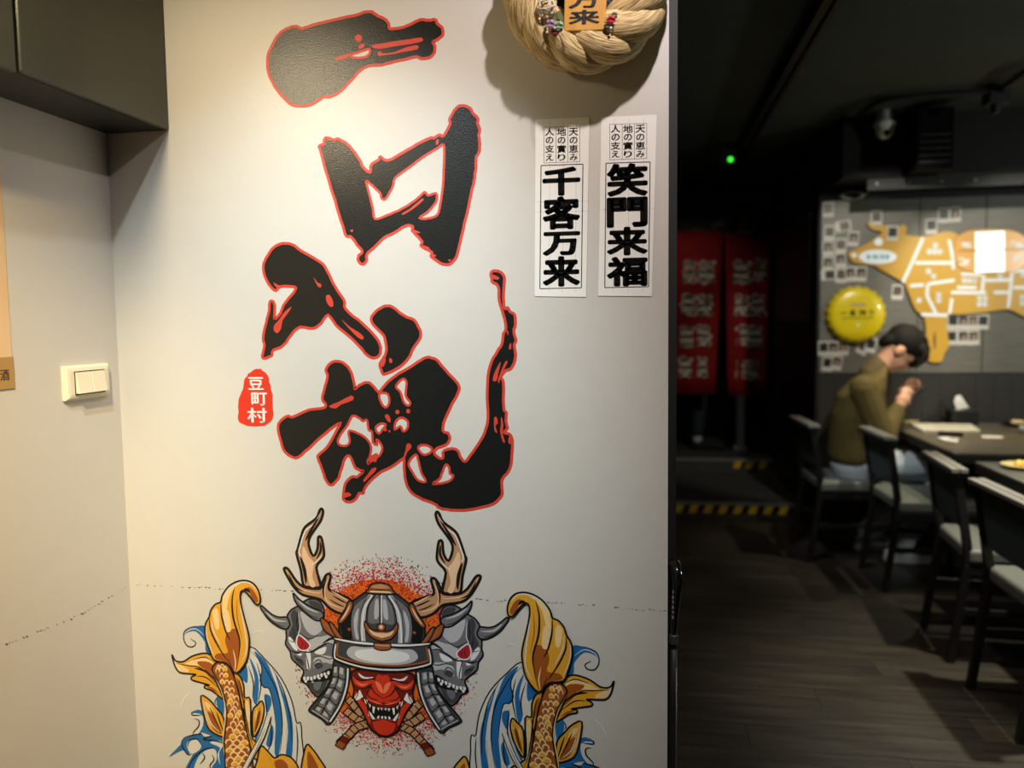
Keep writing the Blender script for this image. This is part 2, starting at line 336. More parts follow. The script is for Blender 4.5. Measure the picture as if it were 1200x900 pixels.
KON = "395.3,423 405.3,427.3 412,436.7 415.3,450 416,456 421.3,451.3 430.7,448 437.3,452 442,458 444.7,459.3 450.7,451.3 462.7,440.7 478.7,431.3 494.7,421.3 502.7,418.3 513.3,422.7 521.3,432.7 536,448.7 538,456.7 530.7,472.7 521.3,491.3 519.3,504.7 525.3,507.3 527.3,514.5 522.5,521.3 513.8,524.4 508.8,529.4 512.5,535 518.8,536.9 520.6,527.5 535,526.3 540,536.3 545,540.6 550,535 557.5,525 566.3,511 570.7,497.3 572,485.3 571,466.7 572,440 576,424 582.7,412 588,403.7 590,391.7 593.3,383.7 589.3,367.7 584.7,350.3 584,335.7 576.7,330.3 576,326.3 575.3,319.7 581.3,317 589.3,321 591.3,329 590,345 591.3,361 594.7,360.3 597.3,365 603.3,369 604,379.7 602,389 604.7,398.3 602.7,403.7 604,414.3 603.3,422.7 598.7,432 592.7,434 586.7,442.7 590,448 590,477.3 593.3,484 592.7,493.3 594.7,501.3 590.7,506.7 597.3,508.7 600.6,516.3 600,531.3 597.5,550 588.1,562.5 588.8,577.5 583.8,586.3 572.5,592.5 545,598.1 522.5,596.9 513.8,594.4 510,590.6 495,585 482.5,577.5 475.6,565 473.5,547.5 473,537 462.7,545 448,552.3 438.2,559.7 427.2,573 426,578 421,578 416.2,585.4 407.7,588.4 402.8,585.4 402.2,580.5 405.2,565.8 412.6,558.5 418.7,558.5 426,552 422,551.5 416.2,547.5 412.6,539 408.9,534 404,537.7 400.3,550 395.5,562 389.3,568.2 383.2,565.2 377,548.7 372.8,537.7 373.4,532.8 383.2,524.2 391.8,509.6 399.5,495 386.9,503.4 372.2,515.7 358,529 346.4,536.7 334,529.3 328.5,515.5 326.2,497.2 337.3,487.3 342.7,488.7 362.7,480 378.7,478 382,474 378,468 380,456.7 384,442 382,433.3 386.7,426"
KH = ["413.3,487.3 421.3,490 425.3,493.3 430,492 432,503.3 436,506 437,518 442,521.5 441.5,515 445.6,519.3 448,525.5 444.4,534 435,540 431.5,543 435.2,526.7 432,516.9 423.6,509.6 411.3,504.7 408.3,507 410,516.9 406.5,521.8 399,521.8 396,516.9 399,509.6 407.7,497.3",
  "446,460.7 454.7,462 456,472.7 452,477.3 448,474 444.7,466", "464,452.7 472,444 476.7,448.7 475.3,463.3 480.7,471.3 478.7,475.3 473.3,471.3 469.3,459.3",
  "462.7,503.3 464,494 470.7,489.3 478,494 477.3,502 472.7,505.3 469.3,499.3", "440,502 445.3,496.7 452,497.3 449.3,502 444,508",
  "490,523.8 497.5,521.3 505.6,525 505,530 497.5,533 493,530", "487.5,532.5 478.8,542.5 483.8,553.8 490,562.5 499,564.5 493.8,553.8 490.6,541.3",
  "522.5,544.4 526.3,547.5 527.5,555 531.3,557.5 525,564.5 507,567 515,561.3 518.8,552.5"]
character('large black brush character with red outline reading 魂, above the antlered helmet', [(DOT, []), (KON, KH)],
  ["385.3,476 397.3,470.7 412,463.3 414,468.7 400,474 393.3,478.7", "464,481 466,480 468.5,482.7 466,485.5 463.5,484", "476.5,480 479,479 481,482 479,484.5 476.5,483.5", "451,487 454.5,485.5 457.5,490 457.5,495 454,493",
   "449,502.5 452,501 453.5,504 451,505.5", "455,505 457,504 457,507", "476.3,521.3 480,519.4 482.5,523.8 477.5,529.5 474.2,537.5 473,535 475.5,527", "430,538 440,531 443,533 441,541 436,541 431,545", "431,556 436,549 441,548 440,552 433,559 427,565 426,562", "448,418 451,416 452,423 449,430 446,427", "456,420 459,420.5 460,424 457,425.5",
   "576,321.5 585,325 583,328 576,325.5", "594,388 596,388 595,393", "597,404 599,402 599,409 596.5,409", "584,428 587,424 584,437 582,446 577.5,446 579,438", "592,424 595,424 591,432 586,444 585,449 583.5,446 586,438", "579,490 582,489 583.5,496 580.5,499 583,507 579.5,504.5", "587,489.5 588.5,490 590,499 589,508 592,518 589,517 586,505 587,499", "596,513 599,511 598.5,520 596,519", "404,578 408,577 412,580 408,582 404,583"])
# name seal
t = thing('name_seal', 'small red printed seal with white characters 豆町村 beside the brush lettering', 'seal')
d = Decal(0); d.lay([W(p) for p in rough_edge("300.2,432.6 305.6,433 311.8,437.4 316.2,447.2 318.4,462.3 320.2,486.3 317,493.4 310,498.3 295,498.8 280.7,495.2 278.9,487.2 279.3,471.2 281.6,464 285,451.7 288.7,441 294.9,434.8", 1.8)], ink('seal_red', (214, 48, 22), .5)); d.obj('ground', t)
mbl = MB(); WH = ink('white', (232, 230, 222), .5)
for ch, p, sz in (('豆', (300, 449.4), (.0335, .0255)), ('町', (304, 467.6), (.034, .0265)), ('村', (301.4, 486.6), (.043, .0305))):
    c = aty(p, D); stamp(mbl, ch, sz, (c.x, D-.0007, c.z), (1, 0, 0), (0, 0, 1), WH, .022)
mbl.obj('lettering', t)
# ---------------------------------------------------------------- helmet and masks
TAN, TANL, BRN = ink('tan', (186, 138, 98)), ink('tan_light', (226, 188, 150)), ink('rust', (150, 82, 42))
G1, G2, G3, G4 = ink('grey_dark', (62, 62, 66)), ink('grey', (108, 107, 112)), ink('grey_light', (180, 179, 182)), ink('silver', (222, 223, 222))
MR, MRD, MRL = ink('mask_red', (206, 52, 28)), ink('mask_dark', (112, 26, 18)), ink('mask_light', (240, 120, 80)); ORG = ink('orange', (226, 104, 30)); CRM = ink('crimson', (196, 40, 40))
mural = thing('helmet_mural', 'printed mural of antlered warrior helmet over a red demon mask between two grey masks', 'mural')
# red splatter sun
PALE0 = ink('speck', (214, 206, 196))
sp = Decal(0); cx0, cz0 = AX, W((448, 769))[1]; rr = .176
sp.lay([(cx0+rr*.84*math.cos(a), cz0+rr*.90*math.sin(a)) for a in (k*math.pi/24 for k in range(48))], ORG)
for i in range(24000):
    a = random.random()*2*math.pi; r_ = random.random()**.5*1.3
    dens = 1 if r_ < .93 else max(0, 1-(r_-.93)/.27)**1.7
    if r_ < .6 or random.random() > dens*.95: continue
    x, z = cx0+rr*.98*r_*math.cos(a)*.97, cz0+rr*r_*math.sin(a)*1.03; s_ = random.uniform(.0017, .0032)*(1.25-.45*r_)
    m = random.choice((CRM, CRM, CRM, MR, MR, PALE0) if r_ > .84 else (CRM, MR, ORG, ORG, BRN) if r_ > .72 else (ORG, MR, ORG, BRN)) if r_ < 1.06 else random.choice((K, MRD, CRM, CRM))
    th = random.random()*6.3; y = D-.0003-.000006*(2+random.randrange(3))
    sp.mb.add([(x+s_*math.cos(th+k*2.1)*random.uniform(.7, 1.3), y, z+s_*math.sin(th+k*2.1)) for k in range(3)], [(0, 1, 2)], m)
o = sp.obj('splatter', mural); o['kind'] = 'stuff'; o['label'] = 'red and orange paint splatter disc'
def antler(fl):
    d = Decal(40)
    A1 = "377,596 378.7,600 375.8,610.2 367.9,621.8 362.8,630.4 362,639 367.1,651.4 372.2,643.4 372.9,630.4 375,628.7 377.3,631.9 379.9,647.8 378,655 370.8,665 375.8,686.8 363.5,688 355.6,685.3 352.7,668 347.7,649.2 349,643.4 353.4,627.5 357.8,617.4 370.8,607.3 374.4,598.7"
    A2 = "333.9,665.4 338.3,667.3 347.7,681 357.8,688.2 375,689.6 378,682.4 382.3,673.8 386.6,672.6 387.4,676.6 385.2,689.6 392.4,694 412.6,704 405.4,717 398.2,718.5 386.6,712.7 378,704 372.2,701.2 354.9,696.9 344.8,688.2 337.5,676.6 333.2,668"
    for A in (A1, A2):
        d.fill(A, TAN, flip=fl); d.line(A, 3.4, K, True, 3, flip=fl)
    d.fill("356,640 362,652 368,660 366,675 370,686 364,687 359,670 354,650", TANL, flip=fl)
    for l, w_, m in (("375,602 368,614 358,622 352,640 351,648 358,668 360,686", 1.6, G4), ("374,606 364,622 358,634", 2.2, K), ("378,650 371,658 365,662", 1.4, G4), ("371,655 376,645 375,634", 2, K), ("352,652 357,668 359,684", 3, K), ("370,668 374,684", 2.4, K), ("336,668 343,682 352,690 372,695 376,693", 1.4, TANL), ("338,672 346,687 356,693", 1.6, K), ("386,676 381,688 381,700 388,708 402,713", 1.8, TANL), ("383,676 379,690 380,702", 1.6, K), ("388,692 400,699 408,704", 1.6, TANL), ("390,698 399,703 407,707", 1.4, K), ("386,702 396,708 404,711", 1.2, K)):
        d.line(l, w_*(1.5 if m is K else 1), m, taper=1, flip=fl)
    return d.obj('antler', mural)
def demon(fl):
    d = Decal(70)
    FACE = "361,702.2 348.9,710.2 341.6,714.4 336.7,721.8 339,727.9 339.7,732.8 335.5,737.7 336,747.5 334.8,754.8 340.3,763.3 342.2,771.9 351.3,780.5 356.2,787 353,797.3 359.7,802 366.3,811.3 371.7,816 377,812.7 387.7,798 393,783 394,768 394,753.6 390,742.6 380,730.3 380,714.4 373.3,703.4"
    d.fill(FACE, G2, flip=fl)
    for s_, m in (("346,714 341,720 343,732 339,742 341,750 350,744 350,725", G1), ("352,716 357,735 366,744 376,742 377,730 366,726", G3), ("364,748 376,746 388,744 391,754 378,756 366,762 362,758", G3), ("338,750 344,760 349,762 346,754 340,746", G4), ("362,704 372,705 378,712 376,716 366,712", G1), ("344,768 352,772 356,780 350,777", G1), ("368,772 378,768 390,770 390,778 380,776 374,782 368,782", G3), ("359,764 364,764 364,782 360,784", G4), ("369,778 376,776 377,782 371,784", G1), ("360,800 370,798 384,796 378,810 371,814 365,807", G1), ("368,800 377,799 374,808 369,808", G2)):
        d.fill(s_, m, flip=fl)
    # teeth
    d.fill("355,794 368,793 386,783 390,788 385,797 364,799 354,798", K, flip=fl)
    for i in range(8):
        x = 357+i*4; y0 = 793.5-max(0, i-2)*1.3
        d.fill([(x-1.5, y0), (x+1.4, y0-.6), (x+1, y0+3.2), (x-1, y0+3.4)], G4, n=2, flip=fl)
        if i % 2 == 0 and i < 7: d.fill([(x, y0+3.4), (x+3, y0+3), (x+2.4, y0+6), (x+.6, y0+6.2)], G4, n=2, flip=fl)
    d.fill("368.5,764.6 374.6,760.3 382.5,757.8 380.7,764.6 375.8,767", G4, flip=fl); d.fill("347.7,766.4 353.8,765.4 352.6,768.6", G4, flip=fl)
    d.line(FACE, 2.2, K, True, 3, flip=fl)
    for l, w_ in (("351,741 359,747 366,748 379,738", 1.4), ("352,763 364,764 373,759 383,754 391,755", 2.4), ("341,762 349,765 354,763", 2.2), ("358,764 361,776 362,784 357,785", 1.5), ("363,765 366,774", 1.2), ("370,783 368,777 374,773 378,778 377,784", 1.4), ("346,773 353,773 357,779", 1.3), ("367,770 376,769 386,772 392,770", 1.3), ("349,714 348,730 350,742", 1.2), ("343,735 346,745 344,752 338,749", 1.2), ("359,800 370,797 383,796", 1.6), ("380,786 386,792 391,786", 1.2), ("378,754 388,748 393,750", 3)):
        d.line(l, w_, K, taper=1, flip=fl)
    d.line("350,716 352,735 350,743 356,748 362,755", 1.1, G4, taper=1, flip=fl)
    o = d.obj('demon_mask', mural); o['label'] = 'grey horned demon mask'
    h = Decal(120)
    for H, hl, sh in (("306.7,709.6 309.2,711.4 318.3,719.3 326.9,723 336,723 339,727.9 339.7,732.8 335.5,737 326.9,734.6 315.9,726.7 309.2,718 305.5,712", "312,717 322,726 336,728", "310,718 322,730 334,735"), ("343.8,694.9 346.5,697.3 352.6,703.4 366,712 375.8,715.7 379.5,720.6 375.8,726.7 368.5,726 358.7,718.7 350,710.2 345.2,702.2", "349,703 360,712 374,718", "350,708 362,720 374,725")):
        h.fill(H, G2, flip=fl); h.line(hl, 2.6, G3, taper=1, flip=fl); h.line(sh, 2.4, G1, taper=1, flip=fl); h.line(H, 2.2, K, True, 3, flip=fl)
    h.obj('horn', o)
    g = Decal(120); J = "350,743.8 357.5,748.7 363.6,756 359.9,761.5 352.6,761.5 348.3,756.6 347.7,751"
    g.fill(J, ink('gem', (168, 34, 46)), flip=fl); g.line(J, 1.6, G4, True, 3, flip=fl); g.line("352,748 355,754 352,760", 1.6, MRD, taper=1, flip=fl); g.line("357,752 359,757 356,760", 1.2, MRD, taper=1, flip=fl); g.obj('gem', o)
for fl in (False, True): demon(fl); antler(fl)
def guard(fl):
    d = Decal(140); C_ = "393,773 409.7,780 408.5,803.3 401,826 386.3,848.7 377,842 363.7,834 363,830 371.7,819.3 378.3,812.7 386.3,799.3 390.3,783.3"
    d.fill(C_, G1, flip=fl)
    cols = [("391,780 389,797 381,812 372,826 367,833", "397,779 396,798 388,814 380,830 375,839"), ("397,779 396,798 388,814 380,830 375,839", "405,782 404,802 397,822 388,840 385,845")]
    for a, b in cols:
        A, B = smooth2(P2(a), 4, False), smooth2(P2(b), 4, False); n = len(A)
        for i in range(0, n-3, 3):
            j = min(n-1, i+3); q = [A[i], B[i], B[(i+j)//2], B[j], A[j], A[(i+j)//2]]
            c_ = (sum(p[0] for p in q)/6, sum(p[1] for p in q)/6); q = [(c_[0]+(p[0]-c_[0])*.9, c_[1]+(p[1]-c_[1])*.9) for p in q]
            d.fill(q, G2, flip=fl); d.fill([(c_[0]+(p[0]-c_[0])*.55-.6, c_[1]+(p[1]-c_[1])*.5-1) for p in q], G3, flip=fl); d.line(q, 1.2, K, True, 3, flip=fl)
    d.line("408,783 406.5,803 399.5,825 386.8,845.5", 2.0, G4, flip=fl); d.line("366,832 377,839 385,845", 1.4, G3, flip=fl); d.line(C_, 2.2, K, True, 3, flip=fl)
    d.obj('cheek_guard', mural)
def rope(fl):
    d = Decal(180); r1 = "408,818 418,830 430,844"; r2 = "405,832 418,842 430,848"; r3 = "430,848 418,852 408,862 397,872"
    for l in (r1, r2, r3):
        d.line(l, 11.5, K, flip=fl); d.line(l, 8, TAN, flip=fl)
        for i, p in enumerate(smooth2(P2(l), 4, False)[::2]): d.line([(p[0]-2.8, p[1]-2.6 if l is r3 else p[1]+3.2), (p[0]+2.6, p[1]+2.8 if l is r3 else p[1]-3)], 1.5, K, flip=fl)
    d.fill("401,862 410,866 405,873 398,869", MRD, flip=fl); d.fill("397,868 406,873 402,878 393,873", BRN, flip=fl); d.line("401,862 410,866 402,878 393,873", 1.6, K, True, 1, flip=fl)
    d.obj('rope', mural)
for fl in (False, True): guard(fl); rope(fl)
# red mask
d = Decal(230)
MASK = "449,783 430,784 413.2,786 412.5,796 415.4,807.6 414.7,817.7 423.4,830.7 430.6,845 434.9,853.8 445,861 450.8,862.3"
d.sym(MASK, MRD)
d.sym("450,792 443,790 440,797 436,804 441,812 450,818", MR)
d.sym("450,843 443,842 437,846 440,855 446,860 450.8,861", MR)
for fl in (False, True):
    for q, m in (("414,792 424,798 436,796 441,799 432,802 428,806 418,803 414,797", MR), ("416,797 424,801 432,800 424,803.5", MRL), ("436,806 442,813 449,818 448,823 436,822 430,817", MR), ("433,820 442,824 449,825 440,822", MRL), ("416,808 422,818 430,828 435,845 431,846 424,830 416,818", MR), ("420,788 428,793 438,793 433,795 424,794", G4), ("440,798 447,802 449,812 444,808", MRL)):
        d.fill(q, m, flip=fl)
    d.fill("431,821 438,826 449,830 450,842 443,841 436,838 433,830", K, flip=fl)
    for q in ("413,821 418,813 422,808 426,816 421,819.5", "427,818 431,820 431,826 428,823", "432,823 435,826 434,829", "437,827 440,828 438.5,836 437,834", "442,828.5 445,829 444,832.5", "446,829 449,829.5 447.5,832", "431,831 435,835 440,842 437,843 432,838", "443,838.5 445,838 444.6,841.5 442,841", "447,839 449.5,838.6 449,841.6 447,841.6"):
        d.fill(q, WH, n=1, flip=fl)
    for l, w_ in (("413,790 422,797 436,795 442,797", 1.6), ("415,803 426,806 434,804 440,812 450,818", 1.8), ("434,806 431,813 436,818 444,820", 1.4), ("424,812 430,822 432,834 438,844 449,842", 1.6), ("416,818 425,832 433,850", 1.4), ("417,806 420,812 416,820", 1.2)):
        d.line(l, w_, K, taper=1, flip=fl)
d.line(MASK, 2.4, K, sy=True)
o = d.obj('demon_mask', mural); o['label'] = 'red fanged demon mask'
# helmet
he = Decal(330)
DOME = "447.5,692 436,691 429,693.5 414.7,703.3 406,712 398,727.9 401.7,748 425,753 448.5,757"
he.sym(DOME, G1)
for fl in (False, True): he.fill('399,728 405,716 413,707 414,726 413,748 403,748', K, flip=fl)
for fl in (False, True):
    for q, m in (("434,697 426,706 424,730 425,750 415,748 412,730 416,710", G2), ("432,697 437,697 430,712 428,740 429,752 424,750 423,722", G3), ("440,698 446,698 446,725 441,730 432,728 434,708", G2), ("440,704 444,703 444,722 439,724", G3), ("421,712 419,735 421,748 417,746 415,725", G3)):
        he.fill(q, m, flip=fl)
    he.line("437,697 428,712 425,730 425,751", 1.6, G4, flip=fl); he.line("434,697 424.5,712 422.5,730 422.5,750", 1.0, K, flip=fl); he.line("440,698 431,713 429,735", 1.2, K, flip=fl)
    he.dot((409.5, 737), 1.8, 1.8, BRN, flip=fl)
he.line("447.5,697 447.6,730", 1.4, G4); he.line("445.4,697 445.4,728", 1.2, K)
he.line(DOME, 2.4, K, sy=True)
hel = he.obj('helmet', mural)
k_ = Decal(390); KN = "447,682 437,683.5 433,687 432,690 429.5,692 431,694.5 447.5,696"
k_.sym(KN, BRN); k_.sym("447,684 439,685.5 436,688 447,689.5", TAN); k_.sym("447,692 436,691.5 434,693.5 447,694", TANL); k_.line(KN, 2, K, sy=True); k_.line("434,690.5 441,691 447,690.5", 1.2, K, sy=True); k_.obj('finial', hel)
for fl in (False, True):
    b_ = Decal(390); Q = "409,704 414.5,707 411,718 401,730 396.5,727 404,716"
    b_.fill(Q, BRN, flip=fl); b_.line("411,708 406,718 400,727", 2.2, TANL, taper=1, flip=fl); b_.line(Q, 2, K, True, 3, flip=fl); b_.obj('antler_socket', hel)
    e_ = Decal(390)
    for Q, h_ in (("376,724 384,728 394,742 396,747 390,745 380,737", "382,731 391,743"), ("386,728 391,731 400,744 404,748 396,747 390,739", "389,732 399,745")):
        e_.fill(Q, BRN, flip=fl); e_.line(h_, 2, TAN, taper=1, flip=fl); e_.line(Q, 1.8, K, True, 3, flip=fl)
    e_.obj('side_crest', hel)
b_ = Decal(420); BR = "448.6,756 425,755 400,750 393.7,749.6 390.8,766.9 395.9,774 423.3,782.8 448.9,786.6"
b_.sym(BR, G1); b_.sym("448.6,757 428,758 412,757 407,766 420,774 448.6,779", G3); b_.sym("448.6,759 432,760 418,762 418,769 432,774 448.6,776", G4)
b_.line("397,752 394,766 399,771 424,778.5 448.8,781.5", 3.6, K, sy=True); b_.line("397,752 395.4,765 400,769.5 424,776.4 448.8,779", 2.2, BRN, sy=True); b_.line("394,754 392.6,767 397,772.5 423.5,780.8 448.9,784", 2.0, G4, sy=True); b_.line(BR, 2.4, K, sy=True)
b_.obj('brim', hel)
s_ = Decal(460); SB = "393.7,746.6 415,750.3 437.8,752.3 437.8,755.8 415,753.6 394,749.2"
for fl in (False, True): s_.fill(SB, G4, n=2, flip=fl); s_.line(SB, 1.2, K, True, 2, flip=fl)
s_.obj('brow_bar', hel)
c_ = Decal(480); CR = "447.2,738.7 440,738.2 434.5,735.5 428.4,727 428.6,736 436.3,746.5 448,751"
c_.sym(CR, BRN); c_.sym("447.5,741 440,740.5 433,736.5 437,743 448,747", TANL); c_.line(CR, 1.6, K, sy=True)
c_.fill("439.2,752.4 448.6,753.6 458,753.2 458,760 448.6,761.5 439.6,759.2", BRN, n=2); c_.fill("441,754 456,755 456,757 441,756", TAN, n=2); c_.line("439.2,752.4 448.6,753.6 458,753.2 458,760 448.6,761.5 439.6,759.2", 1.5, K, True, 2)
c_.dot((447.4, 734.5), 4.6, 4.2, BRN); c_.dot((447.2, 734), 2.4, 2.4, TANL); c_.line([(447.4+4.8*math.cos(a), 734.5+4.4*math.sin(a)) for a in (k*.785 for k in range(8))], 1.2, K, True)
c_.obj('crescent_crest', hel)
# ---------------------------------------------------------------- koi
YEL, YEL2, KBR, BLU, BLUD = ink('gold', (222, 160, 44)), ink('pale_gold', (238, 202, 140)), ink('koi_brown', (158, 84, 30)), ink('blue', (34, 104, 164)), ink('blue_dark', (24, 60, 104)); PALE = ink('wave_white', (212, 210, 202))
def koi(fl, label):
    t = thing('koi_mural', label, 'mural')
    wv = Decal(0)
    WVE = "294.2,757.8 312,773.8 329.8,795 342.2,821.7 347.5,846.6 352,846.6 353.8,864.4 351,906 288,908 282,850 278,790 289,776"
    wv.fill(WVE, PALE, flip=fl)
    for q in ("292.4,771 299,782 303.5,799 301,826 296,817 298.5,795", "286,776 290,784 290,800 284,796 280,788", "297.8,763 305,768 313.8,778 320,793 326.5,812 330.5,846.6 327,884 321.8,882 323,846.6 320,826 315.5,808 309,805 305.5,797 307.5,786 303,774", "322.7,789.8 333.5,815 341,836 343.5,856 342,888 335,886 337.5,858 334,830 328,808", "310,814 317,816 318,826 313,836 311,826", "312,872 318,850 321,858 318,874", "300,838 306,850 303,862 299,868"):
        wv.fill(q, BLU, flip=fl)
    for l in ("293,762 304,774 307,786 305,797 309,805 316,808 321,830 323,848", "319,783 332,808 340,840 342,870", "303,770 315,790 326,814 331,848 328,884", "291,780 297,800 296,818", "310,812 313,838 308,860", "317,840 318,868 312,884", "336,850 336,884", "347,848 349,870 347,900", "301,776 306,800 302,826"):
        wv.line(l, 1.8, K, taper=1, flip=fl)
    wv.line(WVE, 1.7, K, True, 3, flip=fl)
    # surf on the outer side
    SURF = "238,833 225,834 226,838.5 234,838 236,848 227,858 228,861 216,864 213,871 198,887 214,879 221,884 227,874 232,873 224,888 218,908 262,908 264,866 252,856"
    wv.fill(SURF, BLU, flip=fl)
    for q in ("226,836 237,838 238,850 232,860 226,859 232,851 233,844 227,843", "219,874 222,867 231,866 236,874 232,880 224,883", "231,890 240,880 252,878 254,890 248,900 252,908 228,908", "236,858 248,861 240,863", "246,870 258,868 263,874 257,882 258,896 255,884 258,876"):
        wv.fill(q, PALE, flip=fl)
    for l in ("225,834 226,838 237,838", "227,842 233,844 233,851 227,858 227,862", "216,864 213,872 220,884 225,883", "220,876 222,868 231,866 236,873", "198,887 214,878", "218,908 226,890 240,878 252,876", "234,896 240,888 237,882", "248,884 251,890 246,898 252,904", "236,858 248,862 238,866 252,868 262,872 257,882", "216,864 228,861 238,860"):
        wv.line(l, 2.0, K, taper=1, flip=fl)
    # curl behind the tail
    wv.fill("242,735 230,734 220,737 214,746 220,741 230,740 240,752 241,762 247,771 250,760", BLU, flip=fl); wv.line("214,746 220,739 230,737 240,745", 1.2, PALE, taper=1, flip=fl)
    wv.line("240,735 228,734 217,739 215.5,749 220,757 227,757.5 229.5,753 225,749.5 223.5,748", 1.6, K, taper=1, flip=fl)
    wv.line("258,812 252,822 254,826", 1.4, K, taper=1, flip=fl); wv.fill("254,818 262,816 262,838 256,832", BLU, flip=fl)
    wv.line('223,810 216,818 211.5,828', 1.4, WH, taper=1, flip=fl); wv.line('296,742 304,739 310,742', 1.2, WH, taper=1, flip=fl)
    wv.obj('wave', t)
    def fin(base, shape, parts, lines, name='fin'):
        f_ = Decal(base); f_.fill(shape, YEL, flip=fl)
        for q, m in parts: f_.fill(q, m, flip=fl)
        for l, w_, m in lines: f_.line(l, w_*1.2, m, taper=1, flip=fl)
        f_.line(shape, 2.3, K, True, 3, flip=fl); return f_.obj(name, t)
    fin(60, "201.7,766.7 205.7,774 215,775.3 225.7,768.7 240.3,765.3 248.3,768.7 254,775 250,790 262,818 256,815 248,809 240,806 241,803 246,803 236.3,800 225,796.5 225,793 230,790.5 222,789.5 211,788 205,780", [("215,779 230,772 244,770 250,778 240,780 226,780", YEL2), ("232,775 246,776 252,784 244,786 234,780", KBR), ("240,784 250,788 256,802 246,794", KBR), ("242,804 250,806 257,813 248,808", KBR), ("205,776 214,780 222,786 210,786", YEL2)],
        [("206,777 222,780 234,782 246,790", 1.4, K), ("226,773 240,770 250,775", 1.2, K), ("230,792 242,794 256,806", 1.4, K), ("228,783 240,786 252,796", 2.6, K), ("203,770 210,783 222,788", 1.2, PALE)], 'pectoral_fin')
    fin(90, "273.7,788 281,792 285.7,802.7 287,817.3 293.7,820 294.5,860 301.7,870.7 306,880 300,890 294,878 288,850 281,815", [("277,793 283,804 284,818 280,808", KBR), ("288,822 292,824 292,846 289,840", YEL2), ("289,850 292,866 296,878 291,868", KBR)], [("280,795 284,812 290,850 297,874", 1.6, K), ("287,818 286,836 289,852", 1.6, K), ("293,822 293,858 300,870", 1.2, PALE)], 'dorsal_fin')
    fin(90, "307,821.3 309.7,830.7 307,846.7 299,862.7 296.3,857.3 296.3,833.3 301.7,826", [("302,836 306,834 303,850 298,858", KBR), ("299,836 301,832 300,846", YEL2)], [("305,828 302,846 299,858", 1.2, K), ("300,832 299,848", 1.2, K), ("308,826 308,842 301,857", 1.0, PALE)], 'pelvic_fin')
    fin(90, "235.7,815.3 245.7,820 253.7,829.3 261.7,840 264,858 261.7,863.5 245.7,855 239,837.3", [("243,834 250,838 257,852 260,860 250,854", KBR), ("240,822 247,826 250,834 243,830", YEL2)], [("246,828 252,842 260,858", 1.6, K), ("254,834 258,846 262,858", 1.8, K), ("242,832 248,848 258,858", 1.2, PALE), ("238,818 241,836 247,852", 1.0, PALE)], 'pelvic_fin')
    fin(110, "360.3,872 366,877 374,888 383,906 355,906 356.5,882", [("361,880 370,892 374,904 362,904", KBR)], [("358,878 358,900", 1.4, PALE), ("363,882 370,896", 1.2, K)], 'fin_tip')
    fin(110, "306,874 314,880 322,888 330,884 342,888 350,900 348,912 300,912 302,890", [("322,892 332,890 338,900 326,904", KBR)], [("322,888 320,900", 1.4, K), ("330,890 344,896", 1.2, PALE), ("312,882 318,892", 1.2, K)], 'head_fin')
    # scaled body
    bd = Decal(120); BODY = "249,783 255,775.5 266,776.7 274,791 280.5,813.3 287,846.7 294,876 296,912 268,912 264,880 263,866 266.3,833 260.3,806.7 251.5,790"
    bd.fill(BODY, KBR, flip=fl); bo = bd.obj('body', t)
    sc = Decal(124); L_ = smooth2(P2("252,783 261,807 267,833 264.5,866 266,890 270,910"), 12, False); R_ = smooth2(P2("265,779 279,813 286,847 291,868 293.5,886 295,910"), 12, False); rows = 22
    Lw, Rw = L_, R_
    for i in range(rows):
        t_ = i/(rows-1); a_ = L_[int(t_*(len(L_)-1))]; b_2 = R_[int(t_*(len(R_)-1))]
        nn = 3 if i % 2 else 2
        for j in range(nn):
            u = (j+.5)/nn if nn == 3 else (j+1)/3; x, y = a_[0]+(b_2[0]-a_[0])*u, a_[1]+(b_2[1]-a_[1])*u; s_w = (b_2[0]-a_[0])/5.6
            sc.fill([(x, y-3.4), (x+s_w, y-.4), (x+s_w*.7, y+3), (x-s_w*.7, y+3), (x-s_w, y-.4)], YEL2, n=2, flip=fl); sc.fill([(x, y-1.6), (x+s_w*.62, y+.6), (x+s_w*.5, y+3.2), (x-s_w*.5, y+3.2), (x-s_w*.62, y+.6)], BRN if (i+j) % 3 else YEL, n=2, flip=fl)
    sc.line("250,788 259.5,807 265,833 262,866 266,898", 1.6, YEL2, flip=fl)
    sc.line(BODY, 2.0, K, True, 3, flip=fl)
    s2 = sc.obj('scales', bo); s2['kind'] = 'stuff'
    # whisker ribbon
    wk = Decal(520); wk.line("316,838 308,862 296,884 282,910", 7.5, K, taper=0, flip=fl); wk.line("316,838 308,862 296,884 282,910", 5, PALE, flip=fl); wk.line("312,852 302,876 288,902", 1, G2, taper=1, flip=fl); wk.obj('whisker', t)
    # big tail fin
    TAIL = "259.7,704.7 261.7,696.7 269.7,686 281.7,680 293.7,680.7 301.7,687.3 305.7,698 305,706.7 300.3,706.7 293.7,698 287,691.3 283,694 283,704.7 287,722 292.3,742 293,755.3 289.7,774 277.7,788 267,776.7 252.3,772.7 247,762 241.7,744.7 241.7,731.3 246.3,722 248.3,714 253.7,707.3"
